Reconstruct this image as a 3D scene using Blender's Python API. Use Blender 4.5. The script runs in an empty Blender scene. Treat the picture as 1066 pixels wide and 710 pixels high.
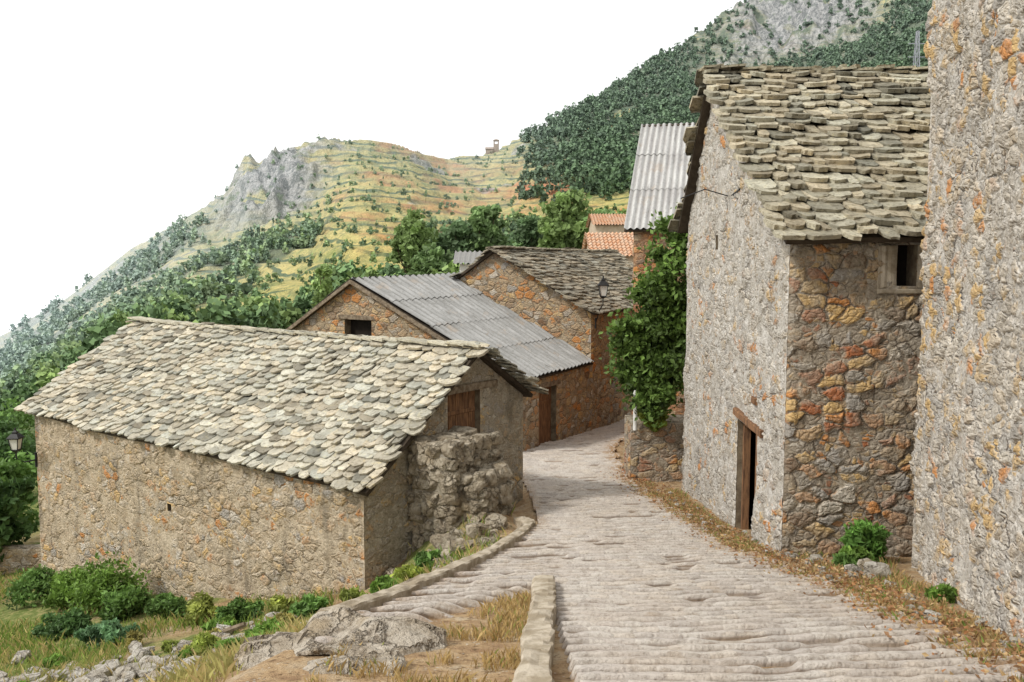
import bpy, math, random
import numpy as np
from mathutils import Vector
random.seed(7); rng=np.random.default_rng(7)
sc=bpy.context.scene
# ------------------------------------------------------------------ helpers
def hsh(ix,iy,seed):
    n=(ix.astype(np.int64)*374761393+iy.astype(np.int64)*668265263+seed*144269504)&0xffffffff
    n=((n^(n>>13))*1274126177)&0xffffffff
    return ((n^(n>>16))&0xffff)/65535.0
def vn(x,y,seed=0):
    x=np.asarray(x,float);y=np.asarray(y,float)
    ix=np.floor(x);iy=np.floor(y);fx=x-ix;fy=y-iy
    fx=fx*fx*(3-2*fx);fy=fy*fy*(3-2*fy);ix=ix.astype(np.int64);iy=iy.astype(np.int64)
    a=hsh(ix,iy,seed);b=hsh(ix+1,iy,seed);c=hsh(ix,iy+1,seed);d=hsh(ix+1,iy+1,seed)
    return (a*(1-fx)+b*fx)*(1-fy)+(c*(1-fx)+d*fx)*fy
def fbm(x,y,o=4,seed=0):
    s=0;a=.5;f=1;t=0
    for i in range(o):
        s=s+a*vn(np.asarray(x)*f+i*17.3,np.asarray(y)*f-i*9.1,seed+i);t+=a;a*=.5;f*=2.03
    return s/t
def sst(a,b,x):
    t=np.clip((np.asarray(x,float)-a)/(b-a),0,1);return t*t*(3-2*t)
def empty(name,loc=(0,0,0)):
    o=bpy.data.objects.new(name,None);o.location=loc;sc.collection.objects.link(o);return o
def mk(name,V,F,mat=None,parent=None,col=None,uv=None,smooth=False,attr=None):
    me=bpy.data.meshes.new(name)
    V=V.tolist() if isinstance(V,np.ndarray) else V
    F=F.tolist() if isinstance(F,np.ndarray) else F
    me.from_pydata(V,[],F)
    if col is not None:
        a=me.color_attributes.new('Col','FLOAT_COLOR','POINT');c=np.asarray(col,np.float32)
        if c.shape[1]==3: c=np.hstack([c,np.ones((len(c),1),np.float32)])
        a.data.foreach_set('color',c.ravel())
    if uv is not None:
        l=me.uv_layers.new(name='UVMap');vi=np.zeros(len(me.loops),np.int32);me.loops.foreach_get('vertex_index',vi)
        l.data.foreach_set('uv',np.asarray(uv,np.float32)[vi].ravel())
    if attr:
        for k,v in attr.items():
            a=me.attributes.new(k,'FLOAT','POINT');a.data.foreach_set('value',np.asarray(v,np.float32))
    if smooth: me.polygons.foreach_set('use_smooth',[True]*len(me.polygons))
    if mat: me.materials.append(mat)
    me.update()
    o=bpy.data.objects.new(name,me);sc.collection.objects.link(o)
    if parent: o.parent=parent
    return o
# ------------------------------------------------------------------ shader helpers
class G:
    def __init__(s,name):
        s.m=bpy.data.materials.new(name);s.m.use_nodes=True;s.t=s.m.node_tree
        s.b=s.t.nodes['Principled BSDF'];s.b.inputs['Roughness'].default_value=.9
        s.b.inputs['Specular IOR Level'].default_value=.2
        s.out=s.t.nodes['Material Output']
    def lk(s,v,i):
        if hasattr(v,'is_output'): s.t.links.new(v,i)
        else:
            try:i.default_value=v
            except Exception:i.default_value=(v[0],v[1],v[2],1)
    def n(s,ty,ins=None,**p):
        x=s.t.nodes.new(ty)
        for k,v in p.items(): setattr(x,k,v)
        if ins:
            for k,v in ins.items(): s.lk(v,x.inputs[k])
        return x
    def uv(s): return s.n('ShaderNodeTexCoord').outputs['UV']
    def obj(s): return s.n('ShaderNodeTexCoord').outputs['Object']
    def map(s,v,sc=(1,1,1),lo=(0,0,0),rot=(0,0,0)): return s.n('ShaderNodeMapping',{'Vector':v,'Scale':sc,'Location':lo,'Rotation':rot}).outputs[0]
    def noise(s,v,scale,det=4,ro=.55,c=False):
        x=s.n('ShaderNodeTexNoise',{'Vector':v,'Scale':scale,'Detail':min(det,4),'Roughness':ro});return x.outputs['Color' if c else 'Fac']
    def vor(s,v,scale,feat='F1',dim='3D',rnd=1.0,out='Distance'):
        x=s.n('ShaderNodeTexVoronoi',{'Vector':v,'Scale':scale,'Randomness':rnd},voronoi_dimensions=dim,feature=feat);return x.outputs[out]
    def ma(s,op,a,b=0.0,c=None,cl=False):
        x=s.n('ShaderNodeMath',operation=op,use_clamp=cl);s.lk(a,x.inputs[0]);s.lk(b,x.inputs[1])
        if c is not None:s.lk(c,x.inputs[2])
        return x.outputs[0]
    def mr(s,v,a,b,c=0.0,d=1.0,sm=True):
        x=s.n('ShaderNodeMapRange',{'Value':v,'From Min':a,'From Max':b,'To Min':c,'To Max':d});x.interpolation_type='SMOOTHSTEP' if sm else 'LINEAR';return x.outputs[0]
    def mix(s,f,a,b,bl='MIX'):
        x=s.n('ShaderNodeMix',data_type='RGBA',blend_type=bl);s.lk(f,x.inputs[0])
        for v,i in((a,6),(b,7)):
            if hasattr(v,'is_output'): s.t.links.new(v,x.inputs[i])
            else: x.inputs[i].default_value=(v[0],v[1],v[2],1)
        return x.outputs[2]
    def vadd(s,a,b): 
        x=s.n('ShaderNodeVectorMath',operation='ADD');s.lk(a,x.inputs[0]);s.lk(b,x.inputs[1]);return x.outputs[0]
    def vsc(s,a,k):
        x=s.n('ShaderNodeVectorMath',operation='SCALE');s.lk(a,x.inputs[0]);x.inputs[3].default_value=k;return x.outputs[0]
    def ramp(s,f,st,const=False):
        x=s.n('ShaderNodeValToRGB');s.lk(f,x.inputs[0]);e=x.color_ramp.elements
        if const:x.color_ramp.interpolation='CONSTANT'
        while len(e)<len(st):e.new(.5)
        for i,(p,c) in enumerate(st): e[i].position=p;e[i].color=(c[0],c[1],c[2],1)
        return x.outputs[0]
    def sep(s,v): return s.n('ShaderNodeSeparateColor',{0:v}).outputs
    def comb(s,x,y,z=0.0): return s.n('ShaderNodeCombineXYZ',{0:x,1:y,2:z}).outputs[0]
    def att(s,nm,o='Color'): return s.n('ShaderNodeAttribute',attribute_name=nm).outputs[o]
    def col(s,c): s.lk(c,s.b.inputs['Base Color'])
    def bump(s,h,st=.5,d=.02): s.t.links.new(s.n('ShaderNodeBump',{'Height':h,'Strength':st,'Distance':d}).outputs[0],s.b.inputs['Normal'])
    def disp(s,h,scale):
        s.t.links.new(s.n('ShaderNodeDisplacement',{'Height':h,'Midlevel':.5,'Scale':scale}).outputs[0],s.out.inputs['Displacement']);s.m.displacement_method='BOTH'

def wall_mat(name,pal,mortar,plaster,pl=.5,scale=(3.6,5.5),dep=.05,weather=.3,seed=0,grey=.7,gc=(.42,.39,.33)):
    g=G(name);u=g.map(g.uv(),(1,1,1),(seed*3.7,seed*1.9,0))
    w=g.vadd(u,g.vsc(g.noise(u,2.2,3,.6,True),.24));w=g.vadd(w,g.vsc(g.noise(u,9,3,.7,True),.08))
    v1=g.map(w,(scale[0],scale[1],1))
    e1=g.vor(v1,1,'DISTANCE_TO_EDGE','2D');c1=g.vor(v1,1,'F1','2D',out='Color')
    v2=g.map(w,(scale[0]*2.3,scale[1]*2.2,1))
    e2=g.vor(v2,1,'DISTANCE_TO_EDGE','2D');c2=g.vor(v2,1,'F1','2D',out='Color')
    r1=g.sep(c1);r2=g.sep(c2)
    sel=g.ma('MULTIPLY',g.mr(r1[1],.30,.35),g.mr(g.noise(u,1.7,2),.32,.42))
    m1=g.ma('MULTIPLY',g.mr(e1,.04,.12),sel);m2=g.mr(e2,.05,.2)
    n=len(pal);st=[(i/n,c) for i,c in enumerate(pal)]
    s1=g.ramp(r1[0],st,True);s2=g.ramp(r2[0],st,True)
    f=g.noise(u,22,4,.7);fm=g.noise(u,6,4,.65)
    mort=g.mix(g.mr(fm,.3,.7),mortar,[c*.60 for c in mortar])
    # rust / lichen colour comes in patches; elsewhere the stones are grey-beige
    reg=g.ma('MULTIPLY',g.mr(g.noise(g.map(u,lo=(2,7,0)),.85,4,.62),.46,.56,1.0,.12),grey)
    gcol=g.mix(r1[2],gc,[gc[0]*1.35,gc[1]*1.32,gc[2]*1.28]);gcol=g.mix(g.mr(r2[1],.6,.9,0,.5),gcol,(.27,.23,.18))
    s1=g.mix(reg,s1,gcol);s2=g.mix(reg,s2,gcol)
    s1=g.mix(g.mr(g.noise(u,8,4,.7),.47,.64,0,.35),s1,(.34,.31,.26))
    c=g.mix(m2,mort,s2);c=g.mix(g.ma('MULTIPLY',g.ma('SUBTRACT',1.0,m1,cl=True),g.mr(g.noise(u,3.1,3),.4,.6)),c,mort)
    c=g.mix(m1,c,s1)
    jn=g.ma('MULTIPLY',g.mr(e1,.06,.01),g.mr(g.noise(u,2.6,3),.42,.54));c=g.mix(g.ma('MULTIPLY',jn,.8),c,(.07,.05,.035))
    pn=g.noise(g.map(u,lo=(5,9,0)),1.1,4,.68)
    pm=g.mr(pn,1-pl-.06,1-pl+.05)
    pm=g.ma('MULTIPLY',pm,g.ma('SUBTRACT',1.0,g.ma('MULTIPLY',g.mr(g.noise(u,7,4,.7),.45,.57),g.ma('MAXIMUM',m1,m2)),cl=True))
    plc=g.mix(g.mr(g.noise(u,3,4,.7),.35,.68),plaster,[plaster[0]*.62,plaster[1]*.58,plaster[2]*.52])
    c=g.mix(g.ma('MULTIPLY',pm,.9),c,plc)
    c=g.mix(g.mr(f,.35,.7,0.0,.6),c,g.mix(1.0,c,(.45,.42,.38),'MULTIPLY'))
    c=g.mix(g.mr(g.noise(u,45,3,.7),.57,.67,0,.65),c,(.12,.09,.06))
    c=g.mix(g.mr(g.noise(g.map(u,(1.6,.35,1)),1.5,4,.6),.5,.75,0,weather),c,(.10,.085,.06))
    g.col(c)
    h=g.ma('ADD',g.ma('MULTIPLY',g.mr(e1,.02,.20),g.ma('MULTIPLY',sel,g.ma('MULTIPLY_ADD',r1[2],.35,.36))),g.ma('MULTIPLY',g.mr(e2,.02,.25),.24))
    h=g.ma('MULTIPLY',h,g.ma('SUBTRACT',1.0,g.ma('MULTIPLY',pm,.6)))
    h=g.ma('ADD',h,g.ma('MULTIPLY',pm,.2));h=g.ma('ADD',h,g.ma('MULTIPLY_ADD',g.noise(u,28,4,.75),.40,.0));h=g.ma('ADD',h,g.ma('MULTIPLY',g.noise(u,5,4),.25))
    ed=g.att('edge','Fac');h=g.ma('MULTIPLY_ADD',g.ma('SUBTRACT',h,.5),ed,.5)
    g.disp(h,dep);return g.m

OR=(.58,.25,.07);TN=(.48,.34,.20);GY=(.37,.35,.32);DB=(.19,.11,.06);LT=(.62,.57,.49);RD=(.42,.15,.06);YO=(.62,.42,.18);GB_=(.47,.42,.34)
M_b5f=wall_mat('rubble_orange',[OR,GY,TN,DB,YO,LT,RD,TN,OR,GY,YO],(.45,.39,.31),(.47,.42,.34),.44,seed=1,scale=(3.2,5.0),dep=.08,grey=.6,gc=(.34,.30,.24))
M_b5l=wall_mat('rubble_plastered',[TN,LT,GY,YO,LT,GY,OR,GB_],(.60,.57,.52),(.66,.64,.60),.54,seed=2,scale=(3.6,5.4),dep=.07,weather=.25,grey=.85,gc=(.44,.42,.38))
M_b6=wall_mat('rubble_tall',[LT,YO,GY,LT,OR,GY,YO,LT,GB_,YO],(.62,.59,.54),(.68,.65,.60),.47,seed=3,scale=(4.2,5.8),dep=.08,weather=.15,grey=.8,gc=(.46,.43,.38))
M_b1=wall_mat('rubble_beige',[TN,GB_,YO,LT,GY,OR,TN,LT,YO],(.57,.48,.35),(.60,.51,.38),.52,seed=4,scale=(3.4,5.0),dep=.07,weather=.6,grey=.85,gc=(.46,.38,.27))
M_b1g=wall_mat('render_grey',[TN,GY,LT,GY,YO],(.46,.41,.32),(.45,.41,.33),.60,seed=5,scale=(3,4.6),dep=.06,weather=.5,gc=(.38,.33,.25))
M_b2=wall_mat('rubble_brown',[TN,OR,DB,YO,GY,TN,LT,OR],(.46,.37,.25),(.48,.40,.29),.36,seed=6,scale=(3.0,4.4),dep=.06,grey=.5,gc=(.38,.31,.22))
M_b4=wall_mat('rubble_terracotta',[RD,OR,TN,DB],(.44,.26,.15),(.46,.26,.14),.4,seed=7,scale=(3,5),dep=.05,grey=.2)

def slab_mat(name,tint,dark,lich,pt=.3):
    g=G(name);o=g.obj();a=g.att('Col')
    c=g.mix(g.mr(g.noise(o,4,4,.65),.35,.65),tint,[t*.72 for t in tint])
    c=g.mix(g.mr(g.noise(o,14,4,.7),.50,.66,0,.85),c,dark)
    c=g.mix(g.mr(g.noise(g.map(o,lo=(3,3,3)),9,4,.7),.55,.66,0,.7),c,lich)
    c=g.mix(g.mr(g.noise(o,.7,4,.6),.52,.72,0,pt),c,dark)
    c=g.mix(1.0,c,a,'MULTIPLY');g.col(c);g.bump(g.noise(o,22,4,.75),.9,.04);return g.m
M_sl1=slab_mat('stone_slab_light',(.57,.535,.43),(.25,.22,.16),(.60,.53,.34))
M_sl5=slab_mat('stone_slab_olive',(.50,.455,.34),(.17,.14,.09),(.57,.50,.33))
M_sl3=slab_mat('stone_slab_grey',(.38,.34,.26),(.14,.12,.09),(.40,.36,.23))
def simple(name,c1,c2,sc=5,bs=.3,rough=.9,stretch=(1,1,1)):
    g=G(name);o=g.map(g.obj(),stretch);g.col(g.mix(g.mr(g.noise(o,sc,4,.65),.35,.65),c1,c2));g.bump(g.noise(o,sc*5,4,.7),bs,.02);g.b.inputs['Roughness'].default_value=rough;return g.m
M_wood=simple('weathered_wood',(.26,.14,.07),(.11,.06,.035),6,.4,stretch=(3,3,.5))
M_wood2=simple('grey_beam',(.26,.21,.15),(.12,.09,.06),7,.4)
M_dark=simple('dark_interior',(.012,.01,.008),(.02,.016,.012))  # near-black colour stands in for the shade behind openings
M_under=simple('roof_underlay',(.07,.055,.04),(.04,.03,.02))
M_metal=simple('black_iron',(.015,.015,.015),(.03,.03,.03),20,.1,.5)
M_conc=simple('kerb_concrete',(.48,.42,.33),(.28,.23,.16),4,.9)
def rock_mat(name,a,b,dk,ck=.8):
    g=G(name);o=g.obj();c=g.mix(g.mr(g.noise(o,3,4,.7),.38,.62),a,b)
    c=g.mix(g.mr(g.noise(g.map(o,lo=(7,1,3)),9,4,.75),.5,.64,0,ck),c,dk)
    cr=g.vor(g.vadd(o,g.vsc(g.noise(o,3,4,.7,True),.5)),2.2,'DISTANCE_TO_EDGE')
    c=g.mix(g.mr(cr,.035,.0,0,ck),c,dk);c=g.mix(g.mr(g.noise(o,1.7,4),.55,.68,0,.5),c,(.42,.32,.19));g.col(c)
    g.bump(g.ma('ADD',g.ma('ADD',g.ma('MULTIPLY',g.noise(o,6,4,.75),2.0),g.ma('MULTIPLY',g.noise(o,28,4,.75),.8)),g.mr(cr,0,.05)),1.0,.06);return g.m
M_rock=rock_mat('limestone_rock',(.56,.50,.41),(.38,.32,.24),(.17,.13,.09),.65)
M_rockl=rock_mat('pale_rubble',(.58,.55,.49),(.42,.38,.31),(.20,.16,.12),.5)
M_rock2=rock_mat('brown_stone',(.50,.44,.34),(.30,.25,.18),(.14,.11,.07),.6)
M_white=simple('white_paint',(.75,.75,.72),(.6,.6,.57))
M_bark=simple('bark',(.12,.085,.05),(.06,.04,.025),8,.6)
M_tile=simple('terracotta_tile',(.50,.27,.15),(.52,.40,.30),3,.6)
M_plas=simple('pale_plaster',(.5,.42,.32),(.38,.3,.22),2,.3)
gg=G('lantern_glass');gg.col((.6,.6,.55));gg.b.inputs['Roughness'].default_value=.15;M_glass=gg.m
def corr_mat(name,a,b,dk):
    g=G(name);o=g.uv();c=g.mix(g.mr(g.noise(g.map(o,(3,.35,1)),2.5,4,.7),.35,.65),a,b)
    c=g.mix(g.mr(g.noise(g.map(o,(5,.6,1),(4,4,0)),2,4,.7),.55,.7,0,.7),c,dk)
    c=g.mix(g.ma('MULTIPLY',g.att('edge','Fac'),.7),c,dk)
    c=g.mix(g.mr(g.noise(o,12,4,.7),.5,.7,0,.5),c,dk)
    c=g.mix(g.mr(g.noise(g.map(o,lo=(9,2,0)),1.2,4,.7),.55,.7,0,.45),c,(.34,.27,.20))
    g.col(c);g.bump(g.noise(o,20,4,.7),.3,.01);return g.m
M_cor2=corr_mat('fibre_cement_grey',(.37,.37,.36),(.26,.26,.25),(.12,.115,.10))
M_cor4=corr_mat('fibre_cement_light',(.50,.50,.48),(.40,.39,.38),(.17,.16,.15))
def leaf_mat(name):
    g=G(name);g.col(g.att('Col'));g.b.inputs['Roughness'].default_value=.6
    g.b.inputs['Specular IOR Level'].default_value=.3
    tr=g.n('ShaderNodeBsdfTranslucent',{'Color':g.att('Col')});mx=g.n('ShaderNodeMixShader',{0:.3,1:g.b.outputs[0],2:tr.outputs[0]})
    g.t.links.new(mx.outputs[0],g.out.inputs['Surface']);return g.m
M_leaf=leaf_mat('leaves')
g=G('distant_leaves');g.col(g.att('Col'));g.b.inputs['Specular IOR Level'].default_value=0;M_leafd=g.m

# ------------------------------------------------------------------ ground function (metres, camera eye is the origin of z)
RY=[-10,0,5,9,13,17,22,27,32,40,60,100];RZ=[.4,-1.6,-2.7,-3.65,-4.5,-5.1,-5.65,-6.05,-6.3,-6.7,-7.4,-9]
def R(Y):
    Y=np.asarray(Y,float);return (np.interp(Y-.8,RY,RZ)+np.interp(Y,RY,RZ)+np.interp(Y+.8,RY,RZ))/3
def XL(Y): return np.interp(Y,[-5,4,7.8,8.8,16,20,60],[-2.6,-2.2,-1.78,-1.44,.45,.4,.0])
def g0(x,Y):
    x=np.asarray(x,float);Y=np.asarray(Y,float)
    d=np.maximum(0,XL(Y)-x);z=R(Y)-3.2*(1-np.exp(-d/6.5))-np.maximum(0,d-9)*.06
    z=z+.85*np.exp(-((x+1.0)**2/1.3+(Y-17.0)**2/2.6))*sst(.6,-.3,x)
    z=z+np.maximum(0,x-9)*.25
    return z
def EL(py): py=np.asarray(py,float);return (275-py)/900/(1+(355-py)*1e-4)
cPX=[-900,-300,0,60,130,200,232,262,290,340,390,430,470,500,530,560,600,650,700,740,780,870,1000,1400]
cPY=[640,500,350,318,268,222,205,167,153,146,145,153,162,160,152,132,110,83,50,25,-10,-40,-80,-100]
cD=[500,500,520,520,520,500,480,470,470,480,500,520,560,580,600,640,700,760,820,860,900,900,900,900]
bPX=[-900,-300,0,130,300,370,500,640,730,1066,1400];bPY=[560,500,450,372,352,335,310,280,250,190,180]
def far(x,Y):
    x=np.asarray(x,float);Y=np.asarray(Y,float);t=x/Y
    px=t*896+533
    wob=(fbm(x/60,Y/60,4,3)-.5)*26
    pxw=px+wob
    ec=np.interp(pxw,cPX,EL(cPY));D=np.interp(px,cPX,cD);eb=np.interp(px,bPX,EL(bPY))
    s=np.clip((Y-70)/(D-70),0,1.0)
    wc=np.exp(-((px-285)/62)**4)+np.exp(-((px-825)/95)**4)
    k=np.where(s<.86,s*.68/.86,.68+(s-.86)/.14*.32)
    s2=s*(1-wc)+k*wc
    e=eb+(ec-eb)*s2
    z=Y*e
    z=np.where(Y>D,D*ec-(Y-D)*.5,z)
    n=fbm(x/45,Y/45,5,11)-.5
    rd=1-np.abs(fbm(x/22,Y/34,5,21)-.5)*4
    rock=wc*sst(.80,.9,s)
    z=z+n*Y*.022*(.3+.7*(1-sst(.85,1,s)))+rock*(rd*12-6)+rock*(fbm(x/6,Y/10,4,23)-.5)*9
    step=5.0;q=z/step;fz=np.floor(q);fr=q-fz;zt=(fz+sst(.55,1,fr))*step
    tm=sst(200,290,px)*(1-rock)*sst(640,560,px)
    z=z*(1-.8*tm)+zt*.8*tm
    return z,px,s,rock
def H(x,Y):
    w=sst(44,78,Y);f=far(x,np.maximum(Y,20));return g0(x,Y)*(1-w)+f[0]*w,f
ts=np.concatenate([np.linspace(-1.5,-.66,50)[:-1],np.linspace(-.66,.62,620),np.linspace(.62,1.4,40)[1:]])
ys=np.concatenate([np.linspace(48,120,50)[:-1],np.linspace(120,420,180)[:-1],np.linspace(420,960,260),np.linspace(990,1300,8)])
TT,YY=np.meshgrid(ts,ys);XX=TT*YY;ZZ,(z_,PXX,SS,RK)=H(XX,YY)
nr,nc=TT.shape
idx=np.arange(nr*nc).reshape(nr,nc);Fq=np.stack([idx[:-1,:-1],idx[:-1,1:],idx[1:,1:],idx[1:,:-1]],-1).reshape(-1,4)
PYY=275-900*ZZ/YY
def forest(px,py,x,Y):
    n=fbm(x/28,Y/28,4,31);n2=fbm(x/70,Y/70,3,37)
    A=sst(235,160,px+(n2-.5)*160)*sst(-.02,.12,(py-np.interp(px,cPX,cPY))/300.)*sst(.36,.48,n)
    B=sst(535,600,px+ (n2-.5)*80)*sst(222,172,py+(n-.5)*60)*sst(.22,.32,n)
    C=sst(235,280,py+(n2-.5)*110)*sst(.50,.58,n)*.9
    C2=sst(440,520,px)*sst(218,245,py)*.6
    return np.clip(np.maximum(np.maximum(np.maximum(A,B),C),C2),0,1)
RKc=np.clip(np.maximum(RK*sst(.26,.42,fbm(XX/14,YY/14,4,61)),sst(.64,.70,fbm(XX/20,YY/20,5,71))*.8*sst(.5,.8,SS)),0,1)
FO=forest(PXX,PYY,XX,YY)*(1-RKc)
n4=fbm(XX/35,YY/35,4,51)
OG=np.exp(-((PXX-592)/75)**2-((PYY-193)/18)**2)*sst(.36,.5,n4)*1.5+sst(.60,.70,n4)*.5*sst(300,400,PXX)
def haze(px,Y): return np.clip(sst(60,900,Y)*(.62-.36*sst(480,620,px))+sst(400,0,px)*sst(80,350,Y)*.40,0,.8)  # aerial haze painted into hill and tree base colours, stronger with distance
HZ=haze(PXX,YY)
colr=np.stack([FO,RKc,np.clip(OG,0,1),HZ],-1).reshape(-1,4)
g=G('hillside');p=g.obj();a=g.att('Col');s_=g.sep(a);hz=g.att('Col','Alpha')
xyz=g.n('ShaderNodeSeparateXYZ',{0:p}).outputs
zz=g.ma('ADD',xyz[2],g.ma('MULTIPLY',g.noise(p,.03,4),14.0))
fr=g.ma('FRACT',g.ma('DIVIDE',zz,5.0))
fld=g.ramp(g.noise(g.map(p,(1,1,3)),.035,4,.65),[(.3,(.22,.27,.06)),(.42,(.44,.42,.11)),(.50,(.64,.53,.17)),(.58,(.50,.44,.13)),(.70,(.25,.28,.08))])
fld=g.mix(g.mr(g.noise(p,.25,4,.7),.47,.64,0,.65),fld,(.16,.21,.07))
fld=g.mix(g.ma('MULTIPLY',g.mr(fr,.70,.84),g.mr(g.noise(p,.06,4),.32,.50)),fld,(.09,.14,.045))
fld=g.mix(s_[2],fld,g.mix(g.mr(g.noise(p,.12,4),.4,.6),(.70,.20,.05),(.58,.36,.12)))
fst=g.mix(g.mr(g.noise(p,.3,4,.7),.35,.65),(.05,.085,.03),(.11,.15,.045))
c=g.mix(s_[0],fld,fst)
rk=g.mix(g.mr(g.noise(g.map(p,(1,1,.3)),.22,4,.85),.42,.58),(.10,.10,.10),(.50,.48,.47))
rk=g.mix(g.mr(g.noise(p,.08,4,.7),.56,.63),rk,(.10,.15,.055))
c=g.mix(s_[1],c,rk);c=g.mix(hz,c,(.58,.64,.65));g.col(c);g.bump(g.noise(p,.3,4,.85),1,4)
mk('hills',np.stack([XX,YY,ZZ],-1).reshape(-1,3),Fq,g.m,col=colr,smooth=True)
g=G('hazy_sea');g.col((.80,.82,.84));g.b.inputs['Roughness'].default_value=1  # whitish base colour stands in for haze over the sea
a=np.linspace(0,2*math.pi,97)[:-1];mk('sea',[(30000*math.cos(t),30000*math.sin(t),-320) for t in a],[list(range(96))],g.m)

# near ground
gx=np.concatenate([np.linspace(-60,-18,60)[:-1],np.linspace(-18,6,260),np.linspace(6.2,45,50)]);gy=np.concatenate([np.linspace(-8,4,16)[:-1],np.linspace(4,30,300),np.linspace(30.2,51,60)])
XX,YY=np.meshgrid(gx,gy);ZZ=H(XX,YY)[0]
def rough(x,Y): return (fbm(x*1.1,Y*1.1,5,81)-.5)*.22*sst(.1,1.2,XL(Y)-x)+(fbm(x*3,Y*3,3,82)-.5)*.05
ZZ=ZZ+rough(XX,YY)-.03
nr,nc=XX.shape;idx=np.arange(nr*nc).reshape(nr,nc);Fq=np.stack([idx[:-1,:-1],idx[:-1,1:],idx[1:,1:],idx[1:,:-1]],-1).reshape(-1,4)
gr=sst(.3,2.5,XL(YY)-XX)*sst(.36,.56,fbm(XX*.7,YY*.7,4,83))
gr=np.maximum(gr,sst(26,34,YY)*sst(0,2,XL(YY)-XX))
g=G('dry_earth');p=g.obj();s_=g.sep(g.att('Col'))
d=g.ramp(g.noise(p,2.2,4,.7),[(.3,(.25,.15,.08)),(.5,(.42,.29,.16)),(.68,(.48,.39,.27))])
d=g.mix(g.mr(g.noise(p,14,4,.7),.5,.68),d,(.16,.10,.05))
d=g.mix(g.ma('MULTIPLY',g.mr(g.vor(p,16),.25,.1),g.mr(g.noise(p,3,3),.5,.6)),d,(.50,.47,.41))
gn=g.ramp(g.noise(p,5,4,.7),[(.3,(.07,.11,.02)),(.52,(.18,.21,.06)),(.70,(.42,.33,.16))])
g.col(g.mix(s_[0],d,gn));g.bump(g.noise(p,18,4,.75),1,.05)
mk('ground',np.stack([XX,YY,ZZ],-1).reshape(-1,3),Fq,g.m,col=np.stack([gr,gr*0,gr*0],-1).reshape(-1,3),smooth=True)

# ------------------------------------------------------------------ road
rx=np.arange(-2.2,4.6,.045);ry=np.concatenate([np.arange(2.5,20,.016),np.arange(20,42,.04)])
XX,YY=np.meshgrid(rx,ry)
shift=np.interp(YY,[0,28,33,42],[0,0,1.6,6.5]);WX=XX+shift
XRr=np.interp(YY,[2,6.3,9.6,13,18.5,22.3,27,33,42],[3.1,3.72,4.0,3.75,3.45,3.05,3.3,3.2,3.0])+(fbm(YY*1.5,XX*.3,3,91)-.5)*.5
XLr=np.interp(YY,[0,7.6,8.8,16,20,27,33,42],[-1.7,-1.74,-1.36,.5,.4,.0,.4,.4])
slant=np.clip((.6-WX),0,3)*.30
ph=(YY+slant-.08*np.clip(WX-1.5,0,9)+.04*np.sin(WX*1.3)+.10*(fbm(WX*.8,YY*.8,2,92)-.5)+.03*(fbm(WX*4,YY*4,2,98)-.5))/.25
fr=ph-np.floor(ph)
wd=.09*(fbm(WX*5,np.floor(ph)*5.3,2,99)-.5)*2
rid=sst(0,.12,fr-wd*.3)*sst(.70+wd,.48+wd,fr)
brk=fbm(WX*1.6,np.floor(ph)*3.7,3,93)
rid=rid*(.45+.55*sst(.24,.36,brk))
stone=fbm(WX*7,np.floor(ph)*7.7,2,97)
rid=rid*(.88+.24*stone)
lineY=np.interp(WX,[-1.6,-.7,.42,.5],[6.5,8.3,10.1,10.1])
sink=(1-sst(.0,.5,YY-lineY))*(WX<.45)*sst(12,10,YY)
ZZ=H(WX,YY)[0]-.008+rid*.07+(fbm(WX*8,YY*8,3,94)-.5)*.025+(fbm(WX*.8,YY*.8,2,95)-.5)*.07*(1-sink)-.11*sink
nr,nc=XX.shape;idx=np.arange(nr*nc).reshape(nr,nc);Fq=np.stack([idx[:-1,:-1],idx[:-1,1:],idx[1:,1:],idx[1:,:-1]],-1).reshape(-1,4)
xc=WX;ed=(fbm(xc*2.2,YY*2.2,3,96)-.5)*.35
dirt=(YY<lineY+ed-.1)&(xc<np.interp(YY,[2.5,5,10.4],[-.06,.05,.36]))
ok=(XX>XLr)&(XX<XRr)&(~dirt)
ok=ok[:-1,:-1].reshape(-1);Fq=Fq[ok]
wear=np.clip(1-sst(0,.5,XRr-XX)+ .5*(1-sst(0,.3,XX-XLr))+sink*.7,0,1)
g=G('ridged_stone_paving');p=g.obj();s_=g.sep(g.att('Col'));ph_=g.att('Col','Alpha')
sx_=g.n('ShaderNodeSeparateXYZ',{0:g.vadd(p,g.vsc(g.noise(p,7,3,.6,True),.10))}).outputs
v=g.comb(g.ma('MULTIPLY',sx_[0],4.5),g.ma('MULTIPLY',ph_,200.0),0.0)
e=g.vor(v,1,'DISTANCE_TO_EDGE','2D',.9);cc=g.sep(g.vor(v,1,'F1','2D',.9,'Color'))
c=g.ramp(cc[0],[(0,(.55,.50,.45)),(.3,(.60,.555,.50)),(.6,(.50,.455,.41)),(.8,(.60,.54,.47))],True)
c=g.mix(g.mr(g.noise(p,.9,4,.6),.4,.65,0,.5),c,(.52,.45,.38))
c=g.mix(g.mr(g.noise(p,32,4,.75),.50,.66,0,.5),c,(.24,.20,.155))
c=g.mix(g.mr(g.noise(p,10,4,.75),.52,.62,0,.45),c,(.30,.25,.20))
grv=g.ma('MAXIMUM',g.mr(e,.05,.0,0,.2),g.mr(s_[0],.75,.20))
gcol=g.mix(g.mr(g.noise(p,2.5,4,.7),.40,.6),(.12,.08,.05),(.24,.18,.125))
c=g.mix(g.ma('MULTIPLY',grv,g.mr(g.noise(p,1.1,4,.65),.30,.65,.98,.68)),c,gcol)
c=g.mix(g.mr(g.noise(p,1.4,4,.72),.55,.67,0,.4),c,(.40,.31,.22))
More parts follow.
